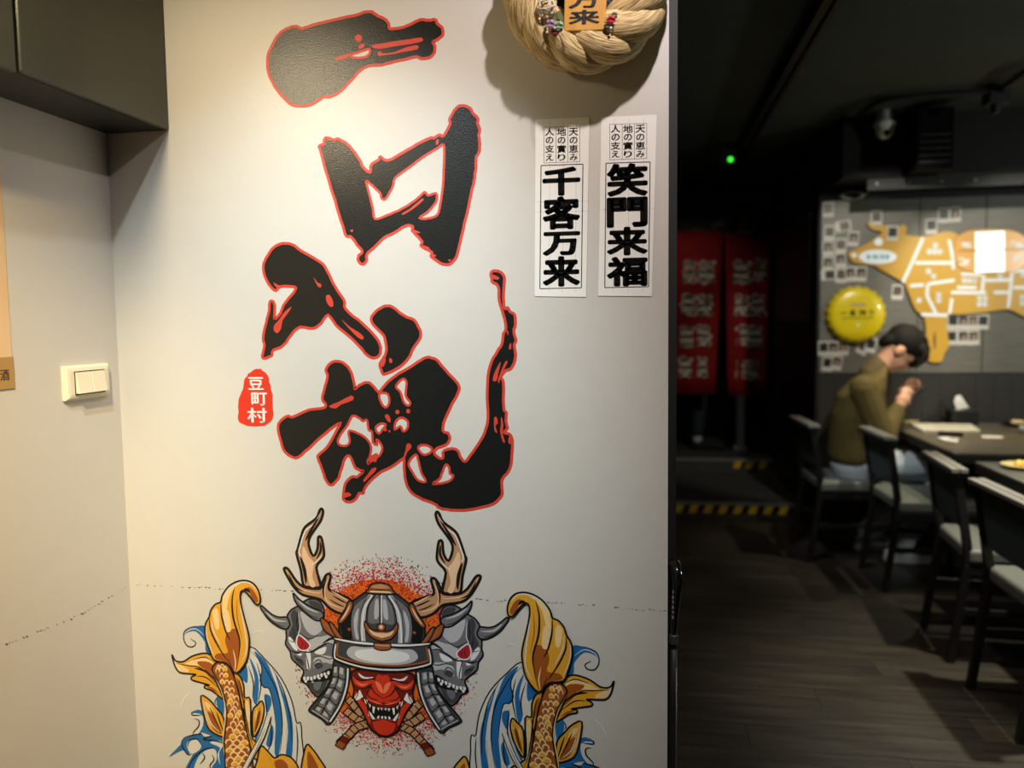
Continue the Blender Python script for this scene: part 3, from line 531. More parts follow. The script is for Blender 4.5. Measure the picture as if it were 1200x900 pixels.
    tf = fin(560, TAIL, [("267,741 277,736 281,750 282,764 277,787 267,776 253,771 256,765 268,764 265,752", KBR), ("291,688 297,690 303,700 303,705 298,703", BRN), ("264,716 269,716 272,734 270,740 265,736", YEL2), ("262,700 268,690 276,684 284,682 276,688 270,698 266,716 263,716", YEL2), ("250,718 254,712 257,716 258,734 254,736", YEL2)],
        [("259.7,704.7 261,722 266,740 271,750", 2.0, K), ("246.3,722 248,738 257,757 268,774", 2.0, K), ("276,687 273,704 275,726 282,750 280,772", 2.2, K), ("283,694 283,710 288,738 290,760 284,776", 1.4, PALE), ("243,732 244,748 252,768", 1.2, PALE), ("262,706 263,722 268,738", 1.2, PALE), ("249,724 251,738 260,756", 1.2, PALE), ("274,760 277,774 276,786", 1.4, YEL2), ("268,770 271,778 275,786", 1.0, K), ("262,699 270,688 282,682 294,683 302,692", 1.4, PALE), ("286,692 290,690 294,694", 3.4, K), ("279,700 279,722 285,748", 1.0, BRN)], 'tail_fin')
    for p in ((262, 711), (249.5, 726), (266.5, 735), (253, 752), (284.5, 751), (257, 745)): pass
    return t
koi(False, 'printed golden koi with blue wave beside the corner with the light switch wall')
koi(True, 'printed golden koi with blue wave below the two paper slips')
# plaster cracks on both walls
def crack(pts, conv, off, parent, seed):
    rnd = random.Random(seed); mb = MB(); m = mat('crack_dark', (84, 74, 62), .9)
    mb.mats.append(m)
    for i in range(len(pts)-1):
        (x0, y0), (x1, y1) = pts[i], pts[i+1]; n = max(2, int(abs(x1-x0)/4))
        for k in range(n):
            if rnd.random() < .35: continue
            t0 = k/n; x = x0+(x1-x0)*t0; y = y0+(y1-y0)*t0 + rnd.uniform(-1, 1); l = rnd.uniform(1, 4.5); h = rnd.uniform(.25, .8)*(2 if rnd.random() < .08 else 1)
            q = [conv((x, y-h)), conv((x+l, y-h*.4+rnd.uniform(-.5, .5))), conv((x+l, y+h*.4)), conv((x+l*.3, y+h))]
            mb.add([v+off for v in q], [(0, 1, 2, 3)], m)
    mb.obj('crack', parent)
crack([(156, 685), (200, 687), (260, 690), (318, 692), (345, 694)], lambda p: aty(p, D), Vector((0, -.00025, 0)), wall_mural, 1)
crack([(553, 702), (590, 704), (600, 705), (690, 709), (740, 714), (781, 716)], lambda p: aty(p, D), Vector((0, -.00025, 0)), wall_mural, 2)
crack([(2, 757), (50, 737), (90, 722), (150, 686)], lambda p: atx(p, XL), Vector((.0005, 0, 0)), wall_left, 3)
# ------------------------------------------------------------------ foreground things
UX, UY, UZ = Vector((1, 0, 0)), Vector((0, 1, 0)), Vector((0, 0, 1))
# boxed-in cabinet high in the corner
XC = -.931; ZC = 1.766
CAB = mat('cabinet_olive', (66, 66, 48), .36, .5, var=.35, vscale=3, stretch=(1, 3, .6), col2=(48, 50, 40), bump=.05, bscale=30)
CABD = mat('cabinet_dark', (44, 44, 38), .5)
t = thing('wall_cabinet', 'dark olive boxed cabinet high on the corner wall above the light switch', 'cabinet')
MB().box((XL+.001, -.9, ZC), (XC-.012, D-.001, CEILZ-.001), CABD).obj('body', t)
ys = atx((21, 60), XC).y
MB().box((XC-.012, ys+.004, ZC), (XC, D-.001, CEILZ-.001), CAB).obj('door', t, bevel=.003)
MB().box((XC-.012, -.9, ZC-.004), (XC, ys-.004, CEILZ-.001), CAB).obj('door', t, bevel=.003)
# light switch
SWM, SWM2 = mat('switch_ivory', (232, 224, 196), .35, .5), mat('switch_gap', (70, 62, 48), .7)
a, b = atx((72, 450), XL), atx((123.5, 446), XL); yc, zc = (a.y+b.y)/2, 1.2745
t = thing('light_switch', 'ivory double rocker light switch on the side wall', 'switch', (XL, yc, zc))
mb = MB(); prof = [(0, .0), (.010, .002), (.0135, .006), (.0135, .034)]     # bevelled plate, built as stacked frames
h, w_ = .0325, .0625
vs = []
for x, i in ((.0, 0), (.006, 0), (.011, .004), (.0125, .010)):
    vs += [Vector((x, -w_+i, -h+i)), Vector((x, w_-i, -h+i)), Vector((x, w_-i, h-i)), Vector((x, -w_+i, h-i))]
fs = [(k*4+j, k*4+(j+1) % 4, k*4+4+(j+1) % 4, k*4+4+j) for k in range(3) for j in range(4)] + [(12, 13, 14, 15), (3, 2, 1, 0)]
mb.add(vs, fs, SWM); mb.obj('plate', t, bevel=.001)
MB().box((.0118, -.0425, -.0235), (.0132, .0425, .0215), SWM2).obj('recess', t)
for s_ in (-1, 1):
    y0, y1 = (-.0405, -.0008) if s_ < 0 else (.0008, .0405)
    mb = MB(); mb.add([(.0125, y0, -.0205), (.0125, y1, -.0205), (.0125, y1, .0195), (.0125, y0, .0195), (.0215, y0, -.0205), (.0215, y1, -.0205), (.015, y1, .0195), (.015, y0, .0195)], [(0, 1, 2, 3), (7, 6, 5, 4), (0, 4, 5, 1), (1, 5, 6, 2), (2, 6, 7, 3), (3, 7, 4, 0)], SWM); mb.obj('rocker', t, bevel=.0008)
# poster at the picture's edge on the side wall
pt = atx((3, 270), XL); pb = atx((13, 418), XL); pl = atx((15, 455), XL)
t = thing('wall_poster', 'cream poster with tan label strip reading 酒 on the side wall', 'poster')
PCR = mat('poster_cream', (226, 186, 140), .6, var=.4, vscale=5, col2=(230, 214, 180)); PTN = mat('poster_tan', (176, 138, 76), .6)
ye = pb.y
MB().box((XL+.0004, ye-.36, pb.z), (XL+.0016, ye, pt.z+.35), PCR).obj('sheet', t)
MB().box((XL+.0004, ye-.36, pl.z), (XL+.0022, ye+.002, pb.z), PTN).obj('label_strip', t)
mb = MB(); stamp(mb, '酒', (.020, .019), (XL+.0024, ye-.019, (pb.z+pl.z)/2-.003), (0, 1, 0), UZ, mat('poster_ink', (60, 38, 22), .7), .015); mb.obj('lettering', t)
# paper slips
PAP, PINK_, PGR = mat('paper_white', (236, 234, 226), .75, .3, bump=.1, bscale=60), mat('paper_ink', (24, 24, 23), .95, .05), mat('paper_grid', (150, 148, 140), .8)
def slip(label, cor, topbox, big, chars, xs, ysc, txt, grid):
    t = thing('paper_slip', label, 'paper slip')
    Z_ = lambda x, y, o: aty((600+x/3.75, 120+y/3.75), D) + Vector((0, -.0012-o, 0))
    mb = MB(); n = 8; q = []
    for i in range(n+1):
        for j in (0, 1):
            v = i/n; c0 = Vector((cor[0][0]+(cor[3][0]-cor[0][0])*v, cor[0][1]+(cor[3][1]-cor[0][1])*v)); c1 = Vector((cor[1][0]+(cor[2][0]-cor[1][0])*v, cor[1][1]+(cor[2][1]-cor[1][1])*v))
            c = c0 if j == 0 else c1; q.append(Z_(c.x, c.y, -.0004))
    mb.add(q, [(2*i, 2*i+1, 2*i+3, 2*i+2) for i in range(n)], PAP); o = mb.obj('sheet', t)
    so = o.modifiers.new('thick', 'SOLIDIFY'); so.thickness = .0004
    g = MB()
    def ln(x0, y0, x1, y1, wd, m, o=.00002):
        a_, b_ = Vector((x0, y0)), Vector((x1, y1)); d_ = (b_-a_).normalized(); p_ = Vector((-d_.y, d_.x))*wd*.5
        g.add([Z_(*(a_+p_), o), Z_(*(b_+p_), o), Z_(*(b_-p_), o), Z_(*(a_-p_), o)], [(0, 1, 2, 3)], m)
    for x in grid[0]: ln(x, cor[0][1]+4, x-6, cor[2][1]-20, .9, PGR)
    for y in grid[1]: ln(cor[0][0]+2, y, cor[1][0]-4, y-3, .9, PGR)
    o = g.obj('fold_grid', t); o['kind'] = 'stuff'
    g = MB(); x0, y0, x1, y1 = big
    for e in ((x0+2, y0+6, x1, y0), (x1, y0, x1-7, y1-2), (x1-7, y1-2, x0-3, y1+2), (x0-3, y1+2, x0+2, y0+6)): ln(*e, 4, PINK_, .00004)
    x0, y0, x1, y1 = topbox
    for e in ((x0, y0+4, x1, y0), (x1, y0, x1, y1-3), (x1, y1-3, x0+1, y1+3), (x0+1, y1+3, x0, y0+4), (x0+(x1-x0)*.34, y0+2, x0+(x1-x0)*.34, y1), (x0+(x1-x0)*.67, y0+2, x0+(x1-x0)*.67, y1)): ln(*e, 1.8, PINK_, .00004)
    g.obj('border', t)
    px2m = 1/3.75*D/F*1.02
    for ch, (ya, yb) in zip(chars, ysc):
        g = MB(); stamp(g, ch, ((xs[1]-xs[0])*px2m, (yb-ya)*px2m), Z_((xs[0]+xs[1])/2, (ya+yb)/2, .00008), UX, UZ, PINK_, .046); g.obj('glyph', t)
    g = MB(); cw = (x1-x0)/3
    for k, col in enumerate(txt):
        xc = x1-cw*(k+.5)-1; ch_h = (y1-y0-8)/len(col)
        for i, ch in enumerate(col):
            small = ch in 'のみりえ'
            stamp(g, ch, (cw*.74*px2m*(.86 if small else 1), ch_h*.88*px2m*(.86 if small else 1)), Z_(xc, y0+5+ch_h*(i+.5), .00008), UX, UZ, PINK_, .022)
    o = g.obj('small_lettering', t); o['kind'] = 'stuff'
    return t
TXT = ('天の恵み', '地の實り', '人の支え')
slip('white paper slip with heavy black characters 千客万来 on the mural wall', [(103, 76), (340, 66), (326, 855), (100, 852)], (140, 106, 298, 264), (126, 272, 312, 817), '千客万来', (136, 298), ((287, 408), (415, 556), (570, 672), (678, 808)), TXT, ((168, 228, 284), (438, 482)))
slip('white paper slip with heavy black characters 笑門来福 beside the wall edge', [(392, 66), (636, 55), (614, 852), (379, 850)], (429, 93, 592, 250), (411, 262, 607, 812), '笑門来福', (420, 592), ((272, 410), (420, 546), (550, 670), (680, 806)), TXT, ((450, 515, 580), (472,)))
# ---------------------------------------------------------------- straw rope wreath
def straw():
    m = mat('straw', (204, 174, 112), .7, .3); nt = m.node_tree; b = nt.nodes['Principled BSDF']
    uv = nt.nodes.new('ShaderNodeUVMap'); mp = nt.nodes.new('ShaderNodeMapping'); mp.inputs['Scale'].default_value = (.9, 46, 1)
    n = nt.nodes.new('ShaderNodeTexNoise'); n.inputs['Scale'].default_value = 1.6; n.inputs['Detail'].default_value = 5
    cr = nt.nodes.new('ShaderNodeValToRGB'); cr.color_ramp.elements[0].position = .34; cr.color_ramp.elements[0].color = srgb((132, 98, 46)); cr.color_ramp.elements[1].position = .62; cr.color_ramp.elements[1].color = srgb((240, 214, 156))
    bp = nt.nodes.new('ShaderNodeBump'); bp.inputs['Strength'].default_value = .9; bp.inputs['Distance'].default_value = .002
    nt.links.new(uv.outputs[0], mp.inputs[0]); nt.links.new(mp.outputs[0], n.inputs['Vector']); nt.links.new(n.outputs['Fac'], cr.inputs[0]); nt.links.new(cr.outputs[0], b.inputs['Base Color']); nt.links.new(n.outputs['Fac'], bp.inputs['Height']); nt.links.new(bp.outputs[0], b.inputs['Normal'])
    return m
STRAW = straw()
wc = Vector((-.1005, D-.050, 1.9585))
wr = thing('rope_wreath', 'thick twisted straw rope wreath with wooden plaque hanging on the mural wall', 'wreath', wc)
RW, OFF, SR, TURN, NS, SG = .1015, .0215, .0262, 4, 200, 18
for k in range(3):
    vs, fs, uvs = [], [], []
    for i in range(NS):
        th = 2*math.pi*i/NS
        def pos(th_):
            ph = -TURN*th_ + 2*math.pi*k/3
            e = Vector((math.cos(th_), 0, math.sin(th_))); return e*(RW+OFF*math.cos(ph)) + Vector((0, -1, 0))*OFF*math.sin(ph)
        p = pos(th); tg = (pos(th+.01)-pos(th-.01)).normalized(); c_ = Vector((math.cos(th)*RW, 0, math.sin(th)*RW)); a_ = (p-c_); a_ = (a_-tg*a_.dot(tg)).normalized(); b_ = tg.cross(a_)
        wob = 1 + .05*noise.noise((math.cos(th)*4, math.sin(th)*4, k*3.1))
        for j in range(SG):
            an = 2*math.pi*j/SG; fib = 1 + .02*math.sin(9*an + 30*th)
            vs.append(p + (a_*math.cos(an) + b_*math.sin(an)*1.12)*SR*wob*fib)
    for i in range(NS):
        for j in range(SG):
            fs.append((i*SG+j, i*SG+(j+1) % SG, ((i+1) % NS)*SG+(j+1) % SG, ((i+1) % NS)*SG+j)); uvs += [(a_i/NS*22, a_j/SG + a_i/NS*22*.16) for a_i, a_j in ((i, j), (i, j+1), (i+1, j+1), (i+1, j))]
    me = bpy.data.meshes.new('rope_strand'); me.from_pydata(vs, [], fs); ul = me.uv_layers.new(name='UVMap')
    for li, u in enumerate(uvs): ul.data[li].uv = u
    link('rope_strand', me, wr, STRAW, smooth=True)
def atw(p, dy): v = aty(p, D-dy); return v - wc          # wreath-local point
back = MB(); back.lathe([(.0, 0), (.070, 0), (.070, .01), (.0, .012)], mat('wreath_dark', (24, 26, 30), .8), (0, .03, 0), 32, (0, -1, 0)); back.obj('backing', wr, smooth=False)
PLQ = mat('plaque_wood', (214, 160, 72), .5, .4, var=.5, vscale=6, stretch=(8, 8, 1), col2=(190, 130, 50))
c0, c1 = atw((661, 38.5), .088), atw((709.5, 33.5), .088); wp = (c1-c0).length
mb = MB(); mb.box((c0.x, c0.y-.008, c0.z), (c1.x, c0.y+.006, c0.z+.150), PLQ, Matrix.Rotation(R(2.2), 3, 'Y'), c0); pq = mb.obj('plaque', wr, bevel=.0015)
mb = MB(); ca = (c0+c1)/2; rx = Matrix.Rotation(R(2.2), 3, 'Y')
for i, ch in enumerate('来万客千'):
    stamp(mb, ch, (.052, .0235), ca + Vector((0, -.0086, .0195+i*.0265)), rx @ UX, rx @ UZ, mat('plaque_ink', (30, 28, 26), .5), .03)
o = mb.obj('lettering', pq); o['kind'] = 'stuff'
# ornaments
def blob(name, p, dy, r_, m, parent=wr, n=6, sub=(1, 1, 1)):
    mb = MB(); c = atw(p, dy); mb.lathe([(r_*math.sin(a)*1.0+1e-5, -r_*math.cos(a)*sub[2]) for a in (k*math.pi/n for k in range(n+1))], m, c, 10); return mb.obj(name, parent, smooth=True)
c = atw((640, 9), .098); mb = MB(); WK = mat('cord_white', (214, 204, 178), .6)
for k in range(9):
    ax = Vector((random.uniform(-1, 1), random.uniform(-1, 1), random.uniform(-1, 1))).normalized(); q = Vector((0, 0, 1)).rotation_difference(ax)
    mb.tube([c + q @ Vector((.0155*math.cos(a), .0155*math.sin(a), .004*math.sin(3*a))) for a in (j*2*math.pi/20 for j in range(21))], .0014, WK, 6, False)
mb.obj('wicker_ball', wr, smooth=True)
def petals(p, dy, r_, m, n=5, name='flower'):
    c = atw(p, dy); mb = MB()
    for k in range(n):
        a = 2*math.pi*k/n+.4; q = Matrix.Rotation(a, 3, 'Y'); pts = [c + q @ Vector((x*r_, -.003-.003*math.sin(x*3), z*r_)) for x, z in ((0, 0), (.45, .38), (.95, .3), (1, 0), (.95, -.3), (.45, -.38))]
        mb.prism(pts, (0, .0015, 0), m)
    return mb.obj(name, wr)
petals((645, 29), .098, .0085, mat('petal_mauve', (150, 120, 146), .6)); petals((655, 31), .096, .0085, mat('petal_green', (128, 158, 124), .6)); petals((650, 38), .094, .0075, mat('petal_maroon', (110, 30, 40), .6))
petals((716, 24), .098, .0080, mat('petal_red', (176, 36, 48), .6)); petals((712, 31), .096, .0065, mat('petal_sage', (90, 100, 80), .6)); petals((720, 18), .094, .0055, mat('petal_grey', (150, 150, 140), .6))
for p, dy, r_ in (((641, 38), .100, .0022), ((650, 33), .101, .0022), ((716, 33), .102, .0025), ((720, 28), .102, .0018), ((711, 20), .101, .0018)): blob('pearl_bead', p, dy, r_, mat('pearl', (226, 222, 214), .25))
mb = MB()
for q_ in ("650,18 656,12 660,20 659,28 654,26", "652,14 648,20 651,27 656,24"):
    mb.prism([atw(p, .093) for p in smooth2(P2(q_), 2)], (0, .002, 0), mat('leaf_olive', (98, 104, 50), .6))
mb.obj('leaf', wr)
for l in ("625,20 632,17 636,14", "651,40 652,52 653,64 655,74", "655,40 660,50 664,58"):
    MB().tube([atw(p, .096) for p in smooth2(P2(l), 3, False)], .0007, mat('thread', (120, 104, 70), .7), 5).obj('thread', wr)
for k in range(10):
    a = random.uniform(0, 6.28); p0 = Vector((.055*math.cos(a), -.012, .055*math.sin(a))); p1 = Vector((.06*math.cos(a+2.2), -.014, .06*math.sin(a+2.2)))
    MB().tube([p0, (p0+p1)*.3+Vector((0, -.008, 0)), p1], .0009, mat('string_blue', (70, 88, 120), .5), 5).obj('string', wr)
# ---------------------------------------------------------------- umbrella standing against the partition end
ub = Vector((.0565, D+.062, 0))
t = thing('umbrella', 'furled black umbrella with glossy crook handle beside the mural wall edge', 'umbrella', ub)
UBK, UGL = mat('umbrella_cloth', (40, 42, 42), .5), mat('umbrella_gloss', (16, 16, 16), .12, .6, coat=.6)
MB().tube([(0, 0, .04), (0, 0, .30), (0, 0, .62), (0, 0, .735)], [.006, .0085, .0078, .0065], UBK, 14).obj('canopy', t, smooth=True)
MB().tube([(.0045, -.006, .06), (.0045, -.0068, .7)], .0011, mat('rib_steel', (150, 152, 150), .3, metal=.8), 6).obj('rib', t, smooth=True)
MB().tube([(0, 0, 0), (0, 0, .05)], [.002, .004], mat('ferrule', (120, 120, 118), .3, metal=.8), 10).obj('ferrule', t, smooth=True)
MB().lathe([(.006, .745), (.0085, .747), (.0085, .763), (.006, .765)], mat('collar_grey', (74, 76, 76), .35), (.0, 0, 0), 16).obj('collar', t, smooth=False)
hp = [(0, 0, .765), (.0015, 0, .80), (.005, 0, .84), (.0075, .001, .868), (.006, .010, .886), (.003, .026, .897), (-.002, .046, .892), (-.004, .060, .872), (-.004, .066, .84)]
MB().tube(smooth2(hp, 4, False), [.0058+.0050*min(1, i/14) for i in range(33)], UGL, 14).obj('handle', t, smooth=True)
mb = MB()
for k in range(6): mb.box((-.004+.0008*(k % 2), -.0112, .800+k*.010), (-.001, -.0102, .806+k*.010), mat('handle_print', (170, 170, 165), .5))
o = mb.obj('handle_print', t); o['kind'] = 'stuff'
# ------------------------------------------------------------------ dining room
# noren curtain
t = thing('noren_curtain', 'dark red split doorway curtain with pale blurred lettering', 'curtain', (0, 0, 0))
NOR = mat('noren_red', (128, 18, 22), .8, .2, var=.3, vscale=8); NW = mat('noren_white', (196, 190, 172), .8, .2); YN = 6.86
def cloth(x0, x1, xb0, xb1, z1, z0, seed):
    mb = MB(); nx, nz = 14, 8; vs = []
    for j in range(nz+1):
        for i in range(nx+1):
            u, v = i/nx, j/nz; xa = x0+(x1-x0)*u; xb = xb0+(xb1-xb0)*u
            vs.append((xa+(xb-xa)*v, YN + .018*v*math.sin(u*9+seed) + .01*v, z1+(z0-z1)*v))
    mb.add(vs, [(j*(nx+1)+i, j*(nx+1)+i+1, (j+1)*(nx+1)+i+1, (j+1)*(nx+1)+i) for j in range(nz) for i in range(nx)], NOR)
    o = mb.obj('panel', t, smooth=True); s = o.modifiers.new('thick', 'SOLIDIFY'); s.thickness = .002; return o
n1 = [aty(p, YN) for p in ((786, 271), (848, 273), (786, 462), (838, 462))]; n2 = [aty(p, YN) for p in ((850, 273), (904, 275), (853, 464), (898, 468))]
pa = cloth(n1[0].x, n1[1].x, n1[2].x, n1[3].x, n1[0].z, n1[2].z, 0); pb_ = cloth(n2[0].x, n2[1].x, n2[2].x, n2[3].x, n2[0].z, n2[2].z, 2)
def mark(p, w_, h_, par, seed):
    """illegible pale character: a cluster of soft strokes"""
    rn = random.Random(seed); mb = MB(); s = YN/F
    c = aty(p, YN-.006)
    def bar(x, z, a, b, rot):
        q = Matrix.Rotation(rot, 3, 'Y'); mb.prism([c + Vector((x, 0, z)) + q @ Vector((sx*a, 0, sz*b)) for sx, sz in ((-1, -1), (1, -1), (1, 1), (-1, 1))], (0, .001, 0), NW)
    W_, H_ = w_*s, h_*s
    for k in range(3): bar(rn.uniform(-.06, .06)*W_, (-.36+.34*k)*H_, W_*rn.uniform(.38, .5), H_*.085, rn.uniform(-.15, .15))
    bar(-.25*W_, 0, W_*.12, H_*.48, .1); bar(.24*W_, -.05*H_, W_*.12, H_*.45, -.12); bar(0, rn.uniform(-.2, .2)*H_, W_*.1, H_*.4, rn.uniform(-.4, .4))
    mb.obj('character', par)
for i, (p, w_, h_) in enumerate((((808, 318), 15, 27), ((828, 318), 20, 26), ((807, 357), 18, 26), ((826, 357), 18, 25), ((805, 394), 18, 25), ((824, 393), 18, 25), ((803, 430), 17, 24), ((821, 430), 17, 24))): mark(p, w_, h_, pa, i)
for i, (p, w_, h_) in enumerate((((869, 318), 20, 27), ((891, 316), 15, 27), ((869, 357), 17, 25), ((888, 357), 18, 26), ((871, 393), 16, 25), ((885, 394), 17, 26), ((868, 432), 13, 22), ((882, 433), 15, 24))): mark(p, w_, h_, pb_, 20+i)
MB().tube([(.02, YN, n1[0].z+.005), (XB, YN, n1[0].z+.005)], .012, mat('rod_black', (24, 24, 24), .4), 10).obj('rod', t, smooth=True)
# pale door post / curtain edge beside the passage
c = aty((868, 500), 7.25)
t = thing('door_post', 'pale grey upright post standing behind the red curtain', 'post', (c.x, 7.25, .215))
mb = MB().box((-.035, -.03, 0), (.035, .03, 1.9), mat('post_grey', (120, 132, 134), .6)); mb.obj('shaft', t, bevel=.008)
MB().box((-.06, -.055, 0), (.06, .055, .05), mat('post_foot', (140, 146, 144), .6)).obj('foot', t, bevel=.008)
# slanted sign and paper above the curtain
c = aty((851, 256), 7.1)
t = thing('hanging_sign', 'small slanted grey sign hanging above the red curtain', 'sign', c)
q = Matrix.Rotation(R(-42), 3, 'Y')
mb = MB(); mb.box((-.13, -.012, -.045), (.13, .012, .045), mat('sign_grey', (120, 124, 122), .5), q, (0, 0, 0)); mb.obj('board', t, bevel=.004)
MB().tube([(.05, 0, .08), (.05, 0, 2.49-c.z)], .004, mat('rod_black', (24, 24, 24), .4), 8).obj('hanger', t)
c = aty((873, 260), 7.12)
t = thing('paper_notice', 'narrow pale paper notice beside the slanted grey sign', 'notice', c)
MB().box((-.045, 0, -.11), (.045, .002, .11), mat('notice_paper', (170, 166, 150), .7)).obj('sheet', t); MB().box((-.045, -.003, .10), (.045, .004, .125), mat('notice_clip', (60, 60, 58), .5)).obj('clip', t)
slab('wall_transom', (.02, 7.14, 1.9), (XB, 7.18, CEILZ-.001), mat('transom', (70, 70, 66), .8))
# emergency lamp with green pilot light
c = aty((856, 187), 5.40)
t = thing('alarm_unit', 'black ceiling unit with a small glowing green pilot light', 'alarm', c)
MB().box((-.07, .0, -.03), (.07, .06, CEILZ-.001-c.z), mat('unit_black', (18, 18, 18), .5)).obj('housing', t, bevel=.006)
MB().lathe([(.003, 0), (.013, .002), (.015, .006), (.009, .011), (.002, .012)], mat('pilot_green', (40, 200, 40), .4, emit=(60, 255, 50), es=.35), (0, .0, 0), 14, (0, -1, 0)).obj('pilot_light', t, smooth=True)
# dim board on the passage wall
t = thing('wall_board', 'black wall board with pale top edge and faint orange lettering', 'board')
yb0, yb1 = 5.35, 6.75
MB().box((XB-.02, yb0, 1.35), (XB-.001, yb1, 2.02), mat('board_black', (16, 16, 16), .5)).obj('panel', t)
MB().box((XB-.024, yb0, 2.02), (XB-.001, yb1, 2.032), mat('board_edge', (110, 112, 108), .5)).obj('top_edge', t)
for i in range(5): MB().box((XB-.022, 5.75+i*.16, 1.78), (XB-.02, 5.86+i*.16, 1.84), mat('board_orange', (170, 90, 20), .6)).obj('orange_mark', t)
# ---------------------------------------------------------------- cow chart
YW = YB-.018
def cw(p, o=0): return aty(p, YW-o)
t = thing('cow_chart', 'large yellow cow shaped cutting chart with white lines on the grey boards', 'sign')
COW = "994.4,296 1005.6,290.6 1019.4,283.6 1033.3,272.5 1021,269 1016.2,261.4 1019,260.5 1025,265.6 1036,264 1052.8,265.6 1058,263 1062,268 1059.7,273.9 1066.7,276.7 1088.9,276.7 1105.6,271.7 1116.7,272.5 1127.8,276.7 1160,274 1200,277 1240,278 1275,284 1296,298 1306,330 1310,372 1304,374 1298,340 1290,372 1282,400 1286,430 1262,432 1262,408 1250,380 1225,378 1200,371 1180.6,362.8 1155.6,365.6 1127.8,368.3 1109.7,369.7 1109.5,388 1111.5,404 1107,412 1104,420 1101.4,424 1090,424 1084,417 1083,408 1084.5,390.6 1082,371 1072,362.8 1061,335 1055.6,329.4 1030.6,315.6 1025,311.4 1002.8,308.6 995.8,303"
CY = mat('chart_yellow', (214, 168, 60), .35, .5, var=.4, vscale=2.5, col2=(180, 132, 30)); CWH = mat('chart_white', (236, 244, 244), .4, emit=(205, 240, 255), es=.02); CED = mat('chart_edge', (54, 44, 26), .6)
mb = MB(); mb.prism([cw(p, .012) for p in smooth2(P2(COW), 3)], (0, -.012, 0), CY); mb.obj('cow_panel', t)
mb = MB(); mb.prism([cw((p[0]-.4, p[1]+.6), 0) for p in smooth2(P2(COW), 3)], (0, -.012, 0), CED); mb.obj('backing', t)
def wl(pts, w_=3.6):
    mb = MB(); pts = smooth2(P2(pts), 4, False) if len(P2(pts)) > 2 else P2(pts)
    for a, b in zip(pts, pts[1:]):
        d_ = Vector((b[0]-a[0], b[1]-a[1])).normalized(); n_ = Vector((-d_.y, d_.x))*w_/2; e = d_*.4
        mb.prism([cw(tuple(Vector(a)-e+n_), .0245), cw(tuple(Vector(b)+e+n_), .0245), cw(tuple(Vector(b)+e-n_), .0245), cw(tuple(Vector(a)-e-n_), .0245)], (0, -.001, 0), CWH)
    mb.obj('cut_line', t)
for l in ("1081.5,279 1070,305 1058,330.5", "1073,308 1116.5,308", "1112,281.3 1116,298 1117.3,315", "1067,335 1082,333.8", "1088,332.5 1118,328.5", "1087.5,333 1086.7,346.7 1092.7,358.7 1097,368", "1115,342.7 1155,343", "1165,342.7 1182,342.7", "1152.7,322.7 1151,342", "1155,328.7 1184.7,328", "1186,316 1184,340 1181.5,360", "1115.5,350 1113,367", "1080,368.5 1110,369.5", "1188,337 1206,337", "1127,321 1150,322", "1186,318 1215,316", "1122,337 1144,337"): wl(l)
def clabel(p, w_, h_, seed):
    """printed cut name, too small to read: rows of short strokes"""
    rn = random.Random(seed); mb = MB()
    nx = max(1, round(w_/7)); 
    for k in range(nx):
        for r_ in range(max(1, round(h_/7))):
            x = p[0]-w_/2+(k+.5)*w_/nx; y = p[1]-h_/2+(r_+.5)*h_/max(1, round(h_/7))
            for (dx, dy, a, b) in ((0, -2, 2.8, .9), (0, 1.2, 2.8, .9), (0, 0, .8, 3), (rn.uniform(-2, 2), 0, .7, 2.6)):
                mb.prism([cw((x+dx+sx*a, y+dy+sy*b), .0246) for sx, sy in ((-1, -1), (1, -1), (1, 1), (-1, 1))], (0, -.001, 0), CWH)
    o = mb.obj('cut_label', t); o['kind'] = 'stuff'
for i, (p, w_, h_) in enumerate((((1096, 288), 8, 8), ((1095, 295), 18, 6), ((1088, 318), 9, 7), ((1094, 324), 7, 6), ((1077, 352), 9, 9), ((1100, 349), 9, 13), ((1136, 329), 18, 9), ((1151, 353), 13, 14), ((1198, 352), 8, 14), ((1172, 324), 8, 8), ((1199, 322), 6, 8))): clabel(p, w_, h_, i)
def ell(p, rx, ry, n=28, pw=1.0): return [(p[0]+rx*math.copysign(abs(math.cos(a))**pw, math.cos(a)), p[1]+ry*math.copysign(abs(math.sin(a))**pw, math.sin(a))) for a in (k*2*math.pi/n for k in range(n))]
mb = MB(); mb.prism([cw(p, .0245) for p in ell((1028.5, 301), 22, 8.5)], (0, -.003, 0), CWH); o = mb.obj('muzzle_plate', t)
mb = MB(); 
for dx in (-10, -2, 6, 12): mb.prism([cw((1028+dx+sx*(2.2 if dx != -2 else 3.5), 301+sy*(2+abs(dx)*.08)), .0276) for sx, sy in ((-1, -1), (1, -.6), (.6, 1), (-1, .7))], (0, -.0006, 0), mat('chart_blue', (90, 160, 176), .5))
m_ = mb.obj('plate_mark', o); m_['kind'] = 'stuff'
mb = MB(); mb.prism([cw(p, .0245) for p in ell((1029.5, 283.5), 5, 4.6, 14)], (0, -.002, 0), CWH); mb.obj('eye', t)
mb = MB(); mb.prism([cw(p, .0245) for p in ell((1001, 299), 3, 2.4, 12)], (0, -.002, 0), CWH); mb.obj('nostril', t)
mb = MB(); mb.prism([cw(p, .0245) for p in smooth2(P2('1095.5,388 1096.5,396 1096,408 1094.5,408 1094,396'), 2)], (0, -.0006, 0), CED); mb.obj('leg_slit', t)
